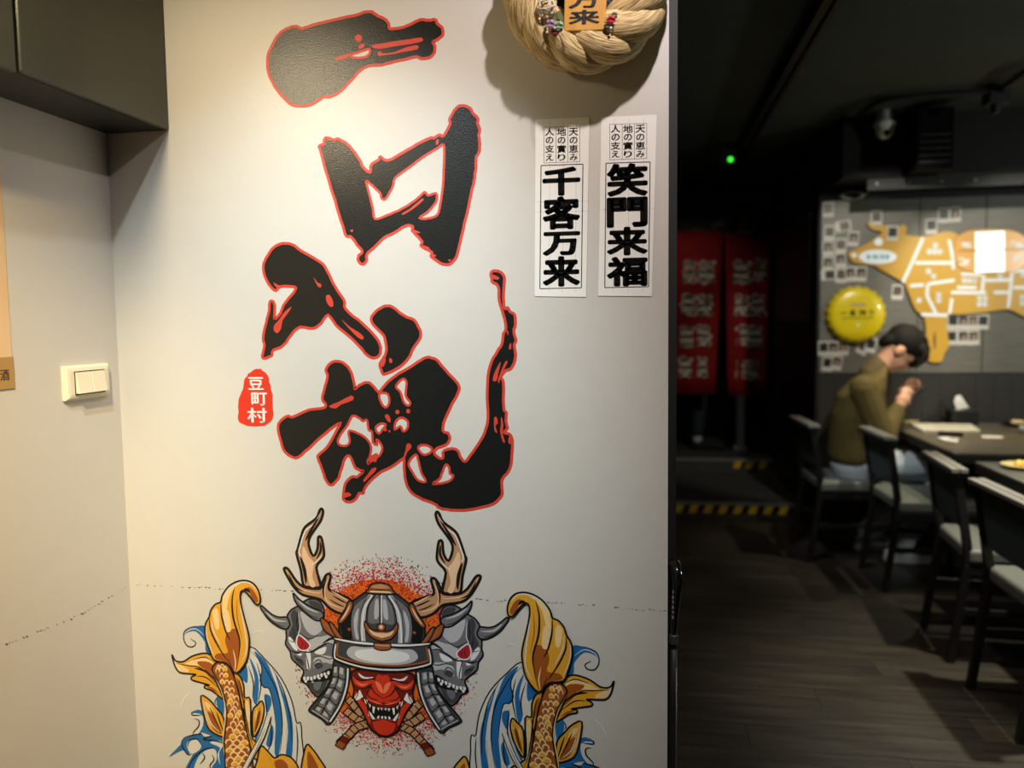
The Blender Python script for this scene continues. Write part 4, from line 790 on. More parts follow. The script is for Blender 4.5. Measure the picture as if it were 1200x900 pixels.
# raised rib plate with bright glare painted as a glowing white patch
RP = mat('rib_plate', (232, 176, 92), .25, .5, var=.3, vscale=4, col2=(226, 140, 44)); 
mb = MB(); mb.prism([cw(p, .0245) for p in ell((1160.5, 294.5), 42.5, 25.5, 40, .62)], (0, -.010, 0), RP); rp = mb.obj('rib_plate', t, bevel=.003)
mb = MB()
for y0, y1 in ((271, 292.4), (293.8, 318)): mb.prism([cw((x, y+dy), .0346) for (x, dy), y in zip(((1143, 1.5), (1177, 0), (1177, 0), (1143, 1)), (y0, y0, y1, y1))], (0, -.0015, 0), mat('rib_glare', (250, 248, 240), .3, emit=(255, 250, 236), es=.22))
mb.obj('glare_patch', rp)
mb = MB(); mb.box((cw((1120, 294)).x, YW-.0362, cw((1160, 293.4)).z-.003), (cw((1202, 294)).x, YW-.0345, cw((1160, 293.4)).z+.001), CED); mb.obj('seam', rp)
for i, (p, w_, h_) in enumerate((((1131, 287), 14, 8), ((1131, 307), 10, 8), ((1192, 287), 10, 7), ((1194, 302), 9, 8))):
    mb = MB(); rn = random.Random(i)
    for k in range(5): x, y = p[0]+rn.uniform(-.5, .5)*w_, p[1]+rn.uniform(-.5, .5)*h_; mb.prism([cw((x+sx*3, y+sy*.9), .0347) for sx, sy in ((-1, -1), (1, -1), (1, 1), (-1, 1))], (0, -.0008, 0), CWH)
    o = mb.obj('plate_mark', rp); o['kind'] = 'stuff'
# bottle-cap sign
cc = cw((1001.7, 369)); CAPY = mat('cap_yellow', (240, 214, 24), .28, .5, coat=.3); CPI = mat('cap_ink', (66, 60, 26), .5)
t = thing('bottle_cap_sign', 'round yellow bottle cap sign reading 一番搾り under the cow chart', 'sign', cc)
rc = .172; mb = MB(); n = 84; prof = [(1.0, .0, 1), (1.0, -.02, 1), (.95, -.045, .5), (.86, -.062, .0), (.80, -.066, 0), (.6, -.070, 0), (.3, -.072, 0)]
vs = []
for r_, y_, fl in prof:
    for k in range(n):
        a = 2*math.pi*k/n; rr_ = rc*r_*(1+.035*fl*math.cos(21*a)); vs.append((rr_*math.cos(a), y_, rr_*math.sin(a)))
vs.append((0, -.0725, 0)); fs = [(i*n+k, i*n+(k+1) % n, (i+1)*n+(k+1) % n, (i+1)*n+k) for i in range(len(prof)-1) for k in range(n)] + [((len(prof)-1)*n+k, (len(prof)-1)*n+(k+1) % n, len(vs)-1) for k in range(n)]
mb.add(vs, fs, CAPY); mb.obj('cap', t, smooth=True)
for i, (ch, x, sz) in enumerate((('一', -.082, (.036, .006)), ('番', -.030, (.036, .036)), ('搾', .026, (.040, .034)), ('り', .078, (.022, .034)))):
    mb = MB(); stamp(mb, ch, sz, (x, -.0735, .012), UX, UZ, CPI, .03); mb.obj('lettering', t)
mb = MB()
for k in range(22): mb.box((-.088+k*.008, -.0735, -.022), (-.082+k*.008, -.0728, -.016), CPI)
o = mb.obj('small_print', t); o['kind'] = 'stuff'
mb = MB(); mb.prism([(x, -.0735, z) for x, z in ((-.05, .055), (-.03, .075), (0, .068), (.03, .072), (.05, .055), (.02, .048), (-.02, .05))], (0, .001, 0), mat('cap_emblem', (196, 170, 110), .5)); mb.obj('emblem', t)
mb = MB(); mb.lathe([(.001, 0), (.012, 0), (.010, .002)], mat('cap_dot', (246, 236, 170), .5), (0, -.072, -.062), 14, (0, -1, 0)); mb.obj('dot', t)
# instant photos
CARD, DARKPH, PH2 = mat('card_white', (206, 204, 194), .6), mat('photo_dark', (30, 28, 26), .4), mat('photo_brown', (84, 66, 50), .4)
cm = MB().box((-.0315, -.0015, -.0445), (.0315, 0, .0445), CARD).mesh('card'); pms = [MB().box((-.0245, -.0018, -.020), (.0245, -.0012, .034), m).mesh('picture') for m in (DARKPH, PH2)]
fgm = MB().prism([(-.012, -.0022, -.02), (.014, -.0022, -.02), (.016, -.0022, .004), (.004, -.0022, .018), (-.010, -.0022, .006)], (0, .0004, 0), mat('photo_figure', (150, 128, 108), .5)).mesh('figure')
def photos(lst, label, group=None):
    for i, (x, y, rot, lift) in enumerate(lst):
        o = link('instant_photo', cm, None); o.location = cw((x, y), lift); o.rotation_euler = (0, R(rot), 0); tag(o, label, 'photo', group)
        link('picture', pms[(i*5+int(x)) % 3 % 2], o)
        if i % 3: link('figure', fgm, o)
G1_ = [(970.6, 245.7, 0, 0), (972, 272.8, 3, 0), (988.3, 265, 80, .001), (1000, 279.7, 4, 0), (970.3, 290.8, -2, .0015), (985.3, 288, 2, 0), (984.9, 304.7, -3, .0015), (970.3, 308.9, 1, 0), (971, 322, 86, .0015), (985.6, 322.8, 3, 0), (996.7, 321, -4, .0015), (1009, 321, 2, 0)]
photos(G1_[:1], 'instant photo pinned alone at the top corner of the grey boards below the cable coil')
photos(G1_[2:3], 'sideways instant photo above the others beside the cow chart muzzle')
photos(G1_[8:9], 'sideways instant photo at the foot of the cluster beside the cow chart muzzle')
photos(G1_[9:], 'upright instant photo in the row right below the cow chart muzzle', 'photo row below the cow muzzle')
photos(G1_[1:2]+G1_[3:8], 'upright instant photo in the loose cluster beside the cow chart muzzle', 'photos beside the cow muzzle')
photos([(1027, 255.4, 0, .0)], 'instant photo on the grey boards just above the cow chart horn')
photos([(1091.3, 265.3, -2, 0)], 'single instant photo on the grey boards above the cow chart shoulder')
photos([(1106, 252.3, 1, 0), (1119.3, 251.3, -3, .001)], 'one of two touching instant photos above the cow chart back', 'paired photos above the cow')
photos([(1046, 273.5, 3, .026)], 'instant photo stuck on the yellow cow chart forehead')
photos([(1051.5, 342.2, 2, 0)], 'lone instant photo on the grey boards below the cow chart throat')
photos([(1116.7, 377, 0, 0), (1128.7, 377, 1, .001), (1140, 377, -1, 0), (1152, 377, 2, .001)], 'instant photo in the row of four right under the cow chart belly', 'row of four photos under the belly')
photos([(1115.3, 395.3, -1, 0), (1128.7, 395.3, -3, .001), (1140.7, 395.3, -4, 0)], 'instant photo in the lower row of three beside the cow chart foreleg', 'row of three photos by the foreleg')
photos([(965, 408.3, 0, 0), (976.3, 408.3, 2, .001), (987.7, 407.7, 0, 0)], 'instant photo in the row of three under the yellow bottle cap sign', 'row of three photos under the cap sign')
photos([(969.7, 426.3, 5, 0), (980.5, 425, 10, .001)], 'instant photo in the lowest pair behind the seated person back', 'lowest pair of photos')
photos([(1012, 407, 30, 0)], 'strongly tilted instant photo between the bottle cap sign and the person hair')
photos([(1020.3, 404.3, 12, .001)], 'slightly tilted instant photo touching the person hair outline')
# coiled cable resting on top of the boards
c = cw((999, 229), .03)
t = thing('cable_coil', 'pale coiled cable hooked at the top corner of the grey boards', 'cable', c)
MB().tube([(.06*math.cos(a)*(1+.05*k), .004*k, .022*math.sin(a)) for k in range(3) for a in (j*2*math.pi/18 for j in range(18))], .006, mat('cable_pale', (150, 148, 134), .6), 8).obj('coil', t, smooth=True)
MB().tube([(0, .0, .02), (0, .02, .045), (0, .047, .05)], .004, mat('hook_black', (30, 30, 30), .4), 8).obj('hook', t)
MB().tube([(.06, 0, 0), (.085, .0, .01), (.09, 0, .03)], .005, mat('cable_pale', (150, 148, 134), .6), 8).obj('cable_end', t, smooth=True)
# ---------------------------------------------------------------- ceiling fittings
DKM = mat('fitting_black', (16, 17, 16), .6)
t = thing('ceiling_track', 'long black ceiling track rail running toward the passage', 'track')
p0, p1 = atz((968, 0), CEILZ), atz((862, 178), CEILZ); dd = (p1-p0)
MB().box((p0.x-.035, 1.2, CEILZ-.05), (p0.x-.005, p1.y, CEILZ-.001), DKM).obj('rail', t)
MB().box((p0.x+.02, 1.2, CEILZ-.035), (p0.x+.04, p1.y, CEILZ-.001), DKM).obj('rail', t)
for k in range(4): MB().box((p0.x-.045, 1.8+k*1.0, CEILZ-.02), (p0.x+.05, 1.84+k*1.0, CEILZ-.0005), DKM).obj('bracket', t)
t = thing('ceiling_conduit', 'black bent ceiling conduit with junction above the white dome camera', 'conduit')
cpts = [atz(p, CEILZ-.03) for p in ((1215, 75), (1180, 100), (1165, 106), (1090, 112), (1045, 116), (1025, 122), (1005, 140), (985, 165))]
MB().tube(smooth2([tuple(v) for v in cpts], 4, False), .016, DKM, 10).obj('pipe', t, smooth=True)
c = atz((1168, 108), CEILZ-.03); mb = MB(); mb.box((c.x-.05, c.y-.05, CEILZ-.09), (c.x+.05, c.y+.05, CEILZ-.001), DKM); mb.obj('junction_box', t, bevel=.005)
MB().tube([(c.x, c.y, CEILZ-.09), (c.x, c.y, CEILZ-.13)], [.03, .018], DKM, 12).obj('sprinkler', t)
c = atz((1037, 137), CEILZ); c.y = min(c.y, 4.82)
c = aty((1037, 137), 4.78); c.z = CEILZ-.06
t = thing('dome_camera', 'small white dome security camera under the black ceiling', 'camera', c)
WPL = mat('camera_white', (236, 233, 216), .4)
MB().lathe([(.045, .06), (.045, .002), (.060, 0), (.062, -.012), (.054, -.024), (.050, -.03)], WPL, (0, 0, 0), 24).obj('base', t, smooth=True)
MB().lathe([(.048, -.028), (.047, -.05), (.038, -.075), (.022, -.09), (.004, -.095)], WPL, (0, 0, 0), 24).obj('dome', t, smooth=True)
MB().lathe([(.020, 0), (.019, .008), (.006, .012)], mat('camera_lens', (20, 20, 22), .15), (.004, -.036, -.062), 16, (.1, -.85, -.5)).obj('lens', t, smooth=True)
# air outlet housing under the bulkhead
t = thing('ventilation_unit', 'black box ventilation unit hanging on the dark bulkhead', 'ventilation')
a, b = aty((1060, 150), 4.83), aty((1100, 205), 4.83)
MB().box((a.x, 4.62, b.z), (b.x, 4.859, CEILZ-.03), mat('vent_black', (7, 7, 7), .8, .1)).obj('housing', t, bevel=.006)
for k in range(5): MB().box((a.x+.015, 4.612, b.z+.03+k*.035), (b.x-.015, 4.622, b.z+.04+k*.035), mat('vent_slat', (10, 10, 10), .6)).obj('slat', t)
t = thing('wall_bracket', 'small dark metal bracket strip along the bulkhead foot', 'bracket')
a, b = aty((1016, 216), 4.85), aty((1215, 205), 4.85)
MB().box((a.x, 4.845, a.z-.035), (4.05, 4.859, a.z+.03), mat('strip_green', (30, 33, 30), .6)).obj('strip', t, bevel=.003)
for k in range(4): MB().lathe([(.001, 0), (.009, 0), (.008, .006)], mat('screw', (110, 108, 100), .4, metal=.5), (a.x+.05+k*.17, 4.845, a.z), 10, (0, -1, 0)).obj('screw', t)
# ------------------------------------------------------------------ tables and chairs
FRM = mat('chair_black', (26, 24, 23), .38, .5); UPH = mat('upholstery_teal', (74, 86, 88), .55, .4, bump=.1, bscale=200); CUSH = mat('cushion_grey', (108, 112, 104), .5, .4, bump=.1, bscale=200); RAILM = mat('rail_sheen', (128, 126, 120), .32, .5)  # top rail grey is lamp sheen painted over glossy black
def chair(name, label, x, y, rz, group=None):
    t = thing(name, label, 'chair', (x, y, 0), rz, group)
    for s in (-1, 1):
        yy = s*.195
        mb = MB()   # rear leg and back post: raked in one piece
        prof = [(-.075, 0), (-.045, 0), (.008, .40), (.006, .47), (-.040, .775), (-.070, .775), (-.026, .47), (-.024, .40)]
        mb.prism([(px_, yy-.013, pz) for px_, pz in prof], (0, .026, 0), FRM); mb.obj('leg', t, bevel=.003)
        mb = MB(); mb.prism([(px_, yy-.013, pz) for px_, pz in ((.385, 0), (.412, 0), (.42, .40), (.38, .40))], (0, .026, 0), FRM); mb.obj('leg', t, bevel=.003)
        MB().box((-.02, yy-.014, .36), (.40, yy+.014, .405), FRM).obj('side_rail', t, bevel=.003)
        MB().box((-.03, yy-.010, .20), (.395, yy+.010, .225), FRM).obj('stretcher', t, bevel=.002)
    MB().box((.385, -.195, .36), (.41, .195, .405), FRM).obj('front_rail', t, bevel=.003)
    mb = MB(); mb.box((-.01, -.215, .405), (.43, .215, .468), CUSH); o = mb.obj('seat', t, bevel=.018, seg=3)
    q = Matrix.Rotation(R(-8.5), 3, 'Y')
    mb = MB(); mb.box((-.040, -.178, .535), (-.012, .178, .752), UPH, q, (-.026, 0, .64)); mb.obj('backrest', t, bevel=.008)
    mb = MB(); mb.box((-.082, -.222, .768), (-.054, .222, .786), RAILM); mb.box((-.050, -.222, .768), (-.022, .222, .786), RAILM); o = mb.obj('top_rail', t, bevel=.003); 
    MB().box((-.084, -.218, .752), (-.020, .218, .769), FRM).obj('rail_base', t, bevel=.002)
    return t
chair('dining_chair', 'black dining chair that the seated person sits on', .965, 4.86, R(4))
chair('dining_chair', 'empty black dining chair between the seated person and the near table', 1.245, 4.40, R(2))
chair('dining_chair', 'empty black dining chair at the far end of the near table', 1.275, 3.545, R(-4))
chair('dining_chair', 'empty black dining chair with grey cushion nearest the open floor', 1.255, 2.93, R(1))
TT = mat('table_top', (104, 96, 80), .32, .5, var=.5, vscale=4, stretch=(1.5, 14, 1), col2=(78, 70, 58), bump=.05, bscale=40); TED = mat('table_edge', (40, 37, 33), .5)
def table(label, x0, y0, x1, y1, m):
    t = thing('dining_table', label, 'table', ((x0+x1)/2, (y0+y1)/2, 0)); hx, hy = (x1-x0)/2, (y1-y0)/2
    MB().box((-hx, -hy, .728), (hx, hy, .74), m).obj('tabletop', t, bevel=.002)
    MB().box((-hx+.002, -hy+.002, .69), (hx-.002, hy-.002, .7275), TED).obj('apron', t, bevel=.002)
    for s in (-1, 1):
        MB().box((-.045, s*(hy-.28)-.045, .02), (.045, s*(hy-.28)+.045, .689), TED).obj('leg', t, bevel=.004)
        MB().box((-.25, s*(hy-.28)-.05, 0), (.25, s*(hy-.28)+.05, .025), TED).obj('foot', t, bevel=.005)
    return t
table('long dark wood table where the seated person leans, against the boarded wall', 1.425, 4.0, 2.40, 5.15, TT)
table('nearer grey topped table with a pale plate in front of the empty chairs', 1.43, 2.62, 2.40, 3.775, mat('table_top_grey', (96, 96, 90), .30, .5, var=.4, vscale=4, stretch=(14, 1.5, 1), col2=(70, 70, 66)))
ZT = .74
def ontab(p, z=ZT): return atz(p, z)
PAPW = mat('menu_white', (214, 208, 188), .5)
def sheet(name, label, cat, px, th, m, group=None, z0=ZT+.0005, parts=()):
    pts = [atz(p, z0) for p in P2(px)]; c = sum(pts, Vector())/len(pts)
    t = thing(name, label, cat, c)
    mb = MB(); mb.prism([p-c for p in pts], (0, 0, th), m); mb.obj('sheets', t, bevel=min(.0015, th*.3))
    return t, c
t, c = sheet('menu_stack', 'stack of white menus lying on the long dark table', 'menu', "1066,498.5 1138,499 1149,507 1082,506.5", .012, PAPW)
MB().box((-.05, -.03, .012), (.12, .035, .016), mat('menu_page', (196, 190, 172), .5)).obj('loose_page', t)
t, c = sheet('order_pad', 'yellowish folded paper under the seated person elbow on the table', 'paper', "1046,492 1058,487.5 1082,492.5 1076,494.5 1056,494.5", .006, mat('paper_cream', (206, 190, 130), .6))
MB().box((-.05, -.02, .006), (.02, .02, .009), mat('paper_cream', (206, 190, 130), .6)).obj('fold', t)
c = atz((1114, 510), ZT)
t = thing('wallet', 'black folded wallet lying on the white menus edge', 'wallet', c, R(-20))
mb = MB(); mb.box((-.06, -.04, .0005), (.06, .04, .016), mat('wallet_black', (18, 17, 16), .35)); mb.obj('body', t, bevel=.006); MB().box((-.058, -.038, .016), (.058, .0, .019), mat('wallet_flap', (26, 25, 23), .35)).obj('flap', t, bevel=.001)
t, c = sheet('napkin', 'crumpled white napkin in front of the black wallet', 'napkin', "1098,514 1110,513.5 1123,517 1122,520 1116,519.5 1106,517.5", .008, mat('napkin_white', (222, 218, 206), .7))
MB().prism([(-.01, -.01, .008), (.05, -.005, .008), (.04, .02, .008)], (0, 0, .006), mat('napkin_white', (222, 218, 206), .7)).obj('fold', t)
t, c = sheet('chopstick_sleeve', 'thin white chopstick sleeve lying alone on the long table', 'sleeve', "1150,511 1175,511.5 1176,514 1151,513.5", .003, mat('napkin_white', (222, 218, 206), .7))
MB().tube([(.04, 0, .004), (.13, 0, .004)], .003, mat('chopstick', (160, 120, 70), .5), 8).obj('chopstick', t)
c = atz((1112, 492), ZT); c.y = 5.085
t = thing('tissue_box', 'black tissue box with a white tissue standing up', 'tissue box', c)
MB().box((-.075, -.05, 0), (.075, .05, .085), mat('tissue_box_black', (20, 20, 19), .4)).obj('box', t, bevel=.004)
mb = MB(); mb.add([(-.030, 0, .084), (.035, .0, .084), (.030, -.02, .10), (-.02, .018, .10), (-.045, .005, .135), (.006, -.012, .138), (-.035, .006, .168), (-.012, .0, .172)], [(0, 1, 2), (0, 3, 1), (0, 2, 5, 4), (3, 4, 6), (2, 1, 5), (1, 3, 7, 5), (4, 5, 7, 6), (3, 6, 7), (0, 4, 3)], mat('tissue_white', (230, 228, 220), .8)); mb.obj('tissue', t)
def plate(name, label, p, r_, mrim, food, z=ZT):
    c = atz(p, z); t = thing(name, label, 'plate', c)
    MB().lathe([(.002, .0), (r_*.6, .0), (r_*.95, .014), (r_, .018), (r_*.93, .019), (r_*.58, .006), (.002, .006)], mrim, (0, 0, 0), 28).obj('dish', t, smooth=True)
    mb = MB()
    for k in range(7):
        a = k*2.4; rr_ = r_*.30*(k/7)**.5
        mb.lathe([(.001, -.012), (.016, -.006), (.02, .002), (.012, .012), (.001, .016)], food, (rr_*math.cos(a), rr_*math.sin(a), .018), 8)
    o = mb.obj('food', t, smooth=True); o['kind'] = 'stuff'; return t
plate('side_dish', 'small black dish of pale food at the wall end of the long table', (1192, 499), .085, mat('dish_black', (20, 20, 20), .25), mat('food_cream', (226, 200, 150), .6))
plate('dinner_plate', 'pale yellow plate on the nearer grey table', (1199, 549), .085, mat('plate_yellow', (226, 206, 140), .3), mat('food_yellow', (222, 186, 90), .6))
c = atz((1201, 508), ZT)
t = thing('sauce_cup', 'small white cup beside the black side dish', 'cup', c)
MB().lathe([(.018, 0), (.024, .003), (.030, .04), (.027, .04), (.021, .006), (.001, .006)], mat('cup_white', (210, 208, 200), .3), (0, 0, 0), 20).obj('cup', t, smooth=True)
MB().lathe([(.001, .0), (.026, 0), (.026, .002), (.001, .002)], mat('sauce', (60, 40, 24), .3), (0, 0, .03), 20).obj('sauce', t)
# ------------------------------------------------------------------ people
def bake(name, mb, parent, m, vox, smooth=4, extra=None):
    """join overlapping lofts into one continuous skin"""
    me = mb.mesh(name); o = bpy.data.objects.new('tmp', me); COL.objects.link(o)
    r_ = o.modifiers.new('r', 'REMESH'); r_.mode = 'VOXEL'; r_.voxel_size = vox; r_.use_smooth_shade = True
    s_ = o.modifiers.new('s', 'SMOOTH'); s_.iterations = smooth; s_.factor = .5
    bpy.context.view_layer.update()
    out = bpy.data.meshes.new_from_object(o.evaluated_get(bpy.context.evaluated_depsgraph_get())); bpy.data.objects.remove(o)
    out.name = name; out.materials.clear(); out.materials.append(m)
    return link(name, out, parent, smooth=True)
X_ = mat('tmp_skin', (100, 100, 100))
def ball(mb, c, rx, ry, rz, rot=None, n=10):
    c = Vector(c); vs = []; fs = []
    for i in range(n+1):
        for j in range(2*n):
            a, b = math.pi*i/n, math.pi*j/n; v = Vector((rx*math.sin(a)*math.cos(b), ry*math.sin(a)*math.sin(b), rz*math.cos(a)))
            vs.append(c + (rot @ v if rot is not None else v))
    N = 2*n
    for i in range(n):
        for j in range(N): fs.append((i*N+j, i*N+(j+1) % N, (i+1)*N+(j+1) % N, (i+1)*N+j))
    mb.add(vs, fs, X_)
def limb(mb, pts, rad, seg=12):
    mb.tube(smooth2([tuple(p) for p in pts], 4, False), [rad[min(len(rad)-1, i//4)] + (rad[min(len(rad)-1, i//4+1)]-rad[min(len(rad)-1, i//4)])*(i % 4)/4 for i in range(4*(len(pts)-1)+1)], X_, seg)
    ball(mb, pts[0], rad[0], rad[0], rad[0], n=6); ball(mb, pts[-1], rad[-1], rad[-1], rad[-1], n=6)
def torso(mb, rings, seg=20):
    vs = []
    for c, dx, dy, lean in rings:
        for k in range(seg):
            a = 2*math.pi*k/seg; ca, sa = math.cos(a), math.sin(a); e = .8
            vs.append(Vector(c) + Vector((math.cos(lean), 0, math.sin(lean)))*dx*math.copysign(abs(ca)**e, ca) + Vector((0, dy*math.copysign(abs(sa)**e, sa), 0)))
    n = len(rings); fs = [(i*seg+k, i*seg+(k+1) % seg, (i+1)*seg+(k+1) % seg, (i+1)*seg+k) for i in range(n-1) for k in range(seg)] + [tuple(range(seg))[::-1], tuple((n-1)*seg+k for k in range(seg))]
    mb.add(vs, fs, X_)
def J(p, Y): return aty(p, Y)
SKIN, OLIVE, JEAN, HAIR = mat('skin', (206, 156, 126), .5, .4), mat('shirt_olive', (100, 86, 48), .8, .2, var=.3, vscale=9, bump=.35, bscale=18), mat('jeans_pale', (206, 218, 224), .8, .2, var=.3, vscale=10, bump=.3, bscale=16), mat('hair_black', (20, 17, 15), .75, .25, bump=.6, bscale=90)
PY = 4.86
t = thing('person', 'seated person in olive brown sweatshirt and pale jeans, head bowed over a phone', 'person', (1.2, PY, 0)); t.location = (0, 0, 0)
hd = J((1053, 409), PY); fa = R(-56); FX = Vector((math.cos(fa), 0, math.sin(fa))); UPH_ = Vector((-FX.z, 0, FX.x)); Rh = Matrix((FX, Vector((0, 1, 0)), UPH_)).transposed()   # local x = face, z = crown
def HD(x, y, z): return hd + Rh @ Vector((x, y, z))
# arms
shR, elR, wrR = J((1012, 455), PY-.185), J((1036, 511), PY-.20), J((1051, 481), PY-.10)
shL, elL, wrL = J((1016, 452), PY+.17), J((1043, 506), PY+.17), J((1053, 474), PY+.06)
hipc = J((1003, 552), PY); 
kR, kL = Vector((1.655, PY-.12, .535)), Vector((1.67, PY+.12, .54)); aR, aL = Vector((1.40, PY-.14, .085)), Vector((1.30, PY+.10, .09))
hR, hL = Vector((hipc.x+.02, PY-.095, .545)), Vector((hipc.x+.02, PY+.095, .545))
body = MB()
ball(body, HD(0, 0, .025), .098, .078, .100, Rh); ball(body, HD(.040, 0, -.045), .062, .060, .075, Rh); ball(body, HD(.078, 0, -.095), .020, .026, .018, Rh, 8)
ball(body, HD(.102, 0, -.022), .018, .012, .022, Rh, 8); ball(body, HD(.092, 0, .010), .010, .010, .030, Rh, 8); ball(body, HD(.090, 0, -.060), .012, .024, .009, Rh, 8)
for s in (-1, 1): ball(body, HD(-.005, s*.079, -.015), .024, .012, .034, Rh, 8); ball(body, HD(.082, s*.032, .012), .012, .022, .008, Rh, 8)
limb(body, [J((1022, 440), PY), J((1036, 424), PY), HD(-.02, 0, -.03)], [.060, .055, .054])
torso(body, [(Vector((hipc.x, PY, .50)), .09, .14, 0), (J((1003, 515), PY), .10, .14, .05), (J((1008, 470), PY), .10, .16, .1), (J((1020, 442), PY), .06, .08, .3)])
for a, b, c_, s in ((shR, elR, wrR, -1), (shL, elL, wrL, 1)): limb(body, [a, b, c_], [.042, .036, .026])
for h_, k_2, a_2 in ((hR, kR, aR), (hL, kL, aL)): limb(body, [h_, (h_+k_2)/2, k_2, (k_2+a_2)/2+Vector((.01, 0, 0)), a_2], [.07, .065, .05, .048, .034])
# phone held in both hands
ph = J((1072, 458), PY-.02); phn = Vector((-.55, 0, .55)).normalized()
def hand(wr_, palm, s):
    ax = (palm-wr_).normalized()
    limb(body, [wr_, (wr_+palm)/2, palm], [.026, .029, .030])
    ball(body, palm, .042, .030, .036, None, 8)
    tip0 = palm + ax*.022
    for k in range(4):       # fingers wrap behind the phone and curl over its edge
        o_ = Vector((.006-.012*k*.2, 0, -.018+.0125*k)); ln = (.9, 1.0, .95, .75)[k]
        b0 = tip0+o_; b1 = b0+ax*.028*ln+Vector((.010, -s*.006, 0)); b2 = b1+Vector((.022*ln, -s*.016, .004)); b3 = b2+Vector((.004, -s*.022*ln, .006))
        limb(body, [b0, b1, b2, b3], [.0105, .0098, .009, .008], 8)
    th0 = palm+Vector((-.006, -s*.004, .024)); limb(body, [th0, th0+ax*.024+Vector((.004, -s*.010, .014)), th0+ax*.040+Vector((.018, -s*.018, .012))], [.012, .0105, .009], 8)
hand(wrR, J((1058, 469), PY-.075), -1); hand(wrL, J((1061, 459), PY+.035), 1)
bake('body', body, t, SKIN, .0055, 3)
sh = MB()
torso(sh, [(J((1003, 540), PY), .135, .185, 0), (J((1002, 534), PY), .142, .192, 0), (J((1001, 512), PY), .132, .185, .05), (J((1003, 482), PY), .134, .195, .12), (J((1009, 458), PY), .122, .200, .22), (J((1017, 442), PY), .095, .165, .38), (J((1025, 432), PY), .072, .085, .5)])
for a, b, c_ in ((shR, elR, wrR), (shL, elL, wrL)):
    m1 = (a+b)/2+Vector((-.005, 0, 0)); m2 = (b+c_)/2
    limb(sh, [a, m1, b, m2, c_], [.078, .072, .062, .055, .044])
bake('sweatshirt', sh, t, OLIVE, .008, 3)
cf = MB()
limb(cf, [J((1021, 439), PY), J((1029, 430), PY)], [.074, .068]); bake('collar', cf, t, mat('collar_olive', (88, 74, 40), .8), .008, 2)
tr = MB()
torso(tr, [(Vector((hipc.x, PY, .462)), .12, .17, 0), (Vector((hipc.x, PY, .52)), .135, .182, 0), (J((1003, 532), PY), .128, .176, 0)])
for h_, k_2, a_2 in ((hR, kR, aR), (hL, kL, aL)): limb(tr, [h_, (h_+k_2)/2, k_2, (k_2+a_2)/2, a_2+Vector((.01, 0, .02))], [.098, .090, .074, .074, .068])
bake('jeans', tr, t, JEAN, .010, 3)
SHO = mat('shoe_white', (186, 190, 188), .6)
for a_2 in (aR, aL):
    s2 = MB(); f0 = Vector((a_2.x-.03, a_2.y, .045)); limb(s2, [f0, f0+Vector((.08, 0, .0)), f0+Vector((.17, 0, -.005)), f0+Vector((.215, 0, -.012))], [.045, .045, .040, .030]); s2.box((f0.x-.045, f0.y-.042, .001), (f0.x+.235, f0.y+.042, .03), X_)
    bake('shoe', s2, t, SHO, .008, 4)
ha = MB()
ball(ha, HD(-.016, 0, .048), .110, .092, .098, Rh); ball(ha, HD(.060, 0, .085), .060, .080, .045, Rh); ball(ha, HD(.098, 0, .052), .026, .066, .046, Rh, 8); ball(ha, HD(-.075, 0, -.015), .040, .066, .060, Rh)
for k in range(9):
    y_ = -.064+.016*k; limb(ha, [HD(.085, y_, .085), HD(.118, y_*1.05, .050), HD(.124+.004*(k % 2), y_*1.05, .012-.008*(k % 3))], [.018, .014, .006], 8)
for k in range(26):
    a = random.uniform(0, 6.28); b = random.uniform(.1, 1.3); d_ = Vector((math.cos(a)*math.sin(b), math.sin(a)*math.sin(b)*.85, math.cos(b))); p_ = HD(*(Vector((-.005, 0, .045))+d_*.100)); q_ = HD(*(Vector((.012, 0, .040))+d_*.118+Vector((.02, 0, -.01)))); limb(ha, [p_, q_], [.016, .007], 6)
bake('hair', ha, t, HAIR, .006, 2)
for i, s in enumerate((-1, 1)):
    e1 = MB(); ball(e1, HD(.0905, s*.030, .000), .006, .012, .004, Rh, 6); o = e1.obj('eye', t, smooth=True); o.data.materials.clear(); o.data.materials.append(HAIR)
t2 = thing('mobile_phone', 'dark mobile phone held in both hands of the seated person', 'phone', ph)
q = Matrix.Rotation(R(-38), 3, 'Y')
mb = MB(); mb.box((-.040, -.078, -.004), (.040, .078, .004), mat('phone_black', (16, 16, 18), .25), q, (0, 0, 0)); mb.obj('case', t2, bevel=.0025)
mb = MB(); mb.box((-.037, -.072, .0041), (.037, .072, .0046), mat('phone_glass', (26, 28, 34), .1, emit=(190, 205, 230), es=.004), q, (0, 0, 0)); mb.obj('screen', t2)
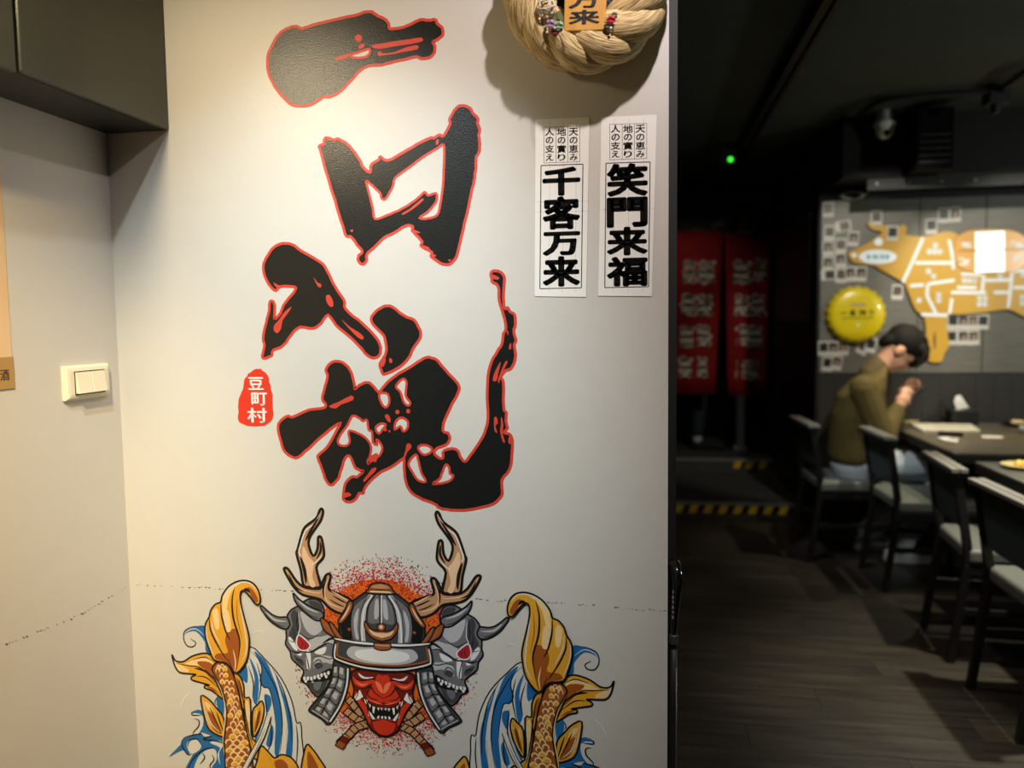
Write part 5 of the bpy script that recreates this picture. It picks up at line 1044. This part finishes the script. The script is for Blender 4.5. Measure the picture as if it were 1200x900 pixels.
# standing person behind the curtain
SX = aty((818, 510), 7.42).x
t = thing('person', 'standing person in black behind the red curtain, only lower legs showing', 'person'); DKC = mat('clothes_black', (24, 26, 28), .8); bz = .215
body = MB(); 
for s in (-1, 1): limb(body, [(SX, 7.42+s*.09, bz+.90), (SX+.01, 7.42+s*.10, bz+.50), (SX-.01, 7.42+s*.10, bz+.07)], [.07, .05, .034])
torso(body, [((SX, 7.42, bz+.88), .10, .15, 0), ((SX, 7.42, bz+1.10), .09, .14, 0), ((SX, 7.42, bz+1.38), .10, .18, 0), ((SX, 7.42, bz+1.46), .05, .07, 0)])
limb(body, [(SX, 7.42, bz+1.42), (SX+.01, 7.42, bz+1.55)], [.05, .05]); ball(body, (SX+.02, 7.42, bz+1.64), .09, .075, .11); ball(body, (SX+.115, 7.42, bz+1.63), .014, .012, .02, None, 6)
for s in (-1, 1): limb(body, [(SX, 7.42+s*.19, bz+1.38), (SX, 7.42+s*.23, bz+1.10), (SX+.06, 7.42+s*.22, bz+.84)], [.045, .038, .028]); ball(body, (SX+.08, 7.42+s*.22, bz+.77), .03, .02, .055, None, 6)
bake('body', body, t, SKIN, .012, 2)
cl = MB(); torso(cl, [((SX, 7.42, bz+.82), .125, .18, 0), ((SX, 7.42, bz+1.10), .115, .165, 0), ((SX, 7.42, bz+1.38), .12, .205, 0), ((SX, 7.42, bz+1.45), .06, .09, 0)])
for s in (-1, 1): limb(cl, [(SX, 7.42+s*.19, bz+1.38), (SX, 7.42+s*.235, bz+1.10), (SX+.055, 7.42+s*.225, bz+.88)], [.065, .055, .045])
bake('shirt', cl, t, DKC, .014, 2)
cl = MB(); torso(cl, [((SX, 7.42, bz+.80), .13, .18, 0), ((SX, 7.42, bz+.95), .12, .17, 0)])
for s in (-1, 1): limb(cl, [(SX, 7.42+s*.09, bz+.85), (SX+.012, 7.42+s*.10, bz+.50), (SX-.01, 7.42+s*.10, bz+.16)], [.095, .072, .06])
bake('trousers', cl, t, mat('trousers_navy', (30, 38, 44), .8), .014, 2)
for s in (-1, 1):
    s2 = MB(); limb(s2, [(SX-.01, 7.42+s*.10, bz+.16), (SX-.01, 7.42+s*.10, bz+.07)], [.042, .040]); bake('sock', s2, t, mat('sock_white', (190, 200, 206), .8), .01, 1)
    s2 = MB(); limb(s2, [(SX-.03, 7.42+s*.10, bz+.046), (SX+.10, 7.42+s*.10, bz+.046), (SX+.20, 7.42+s*.10, bz+.036)], [.046, .044, .034]); bake('shoe', s2, t, DKC, .01, 2)
hb = MB(); ball(hb, (SX+.005, 7.42, bz+1.67), .102, .085, .105); bake('hair', hb, t, HAIR, .012, 2)
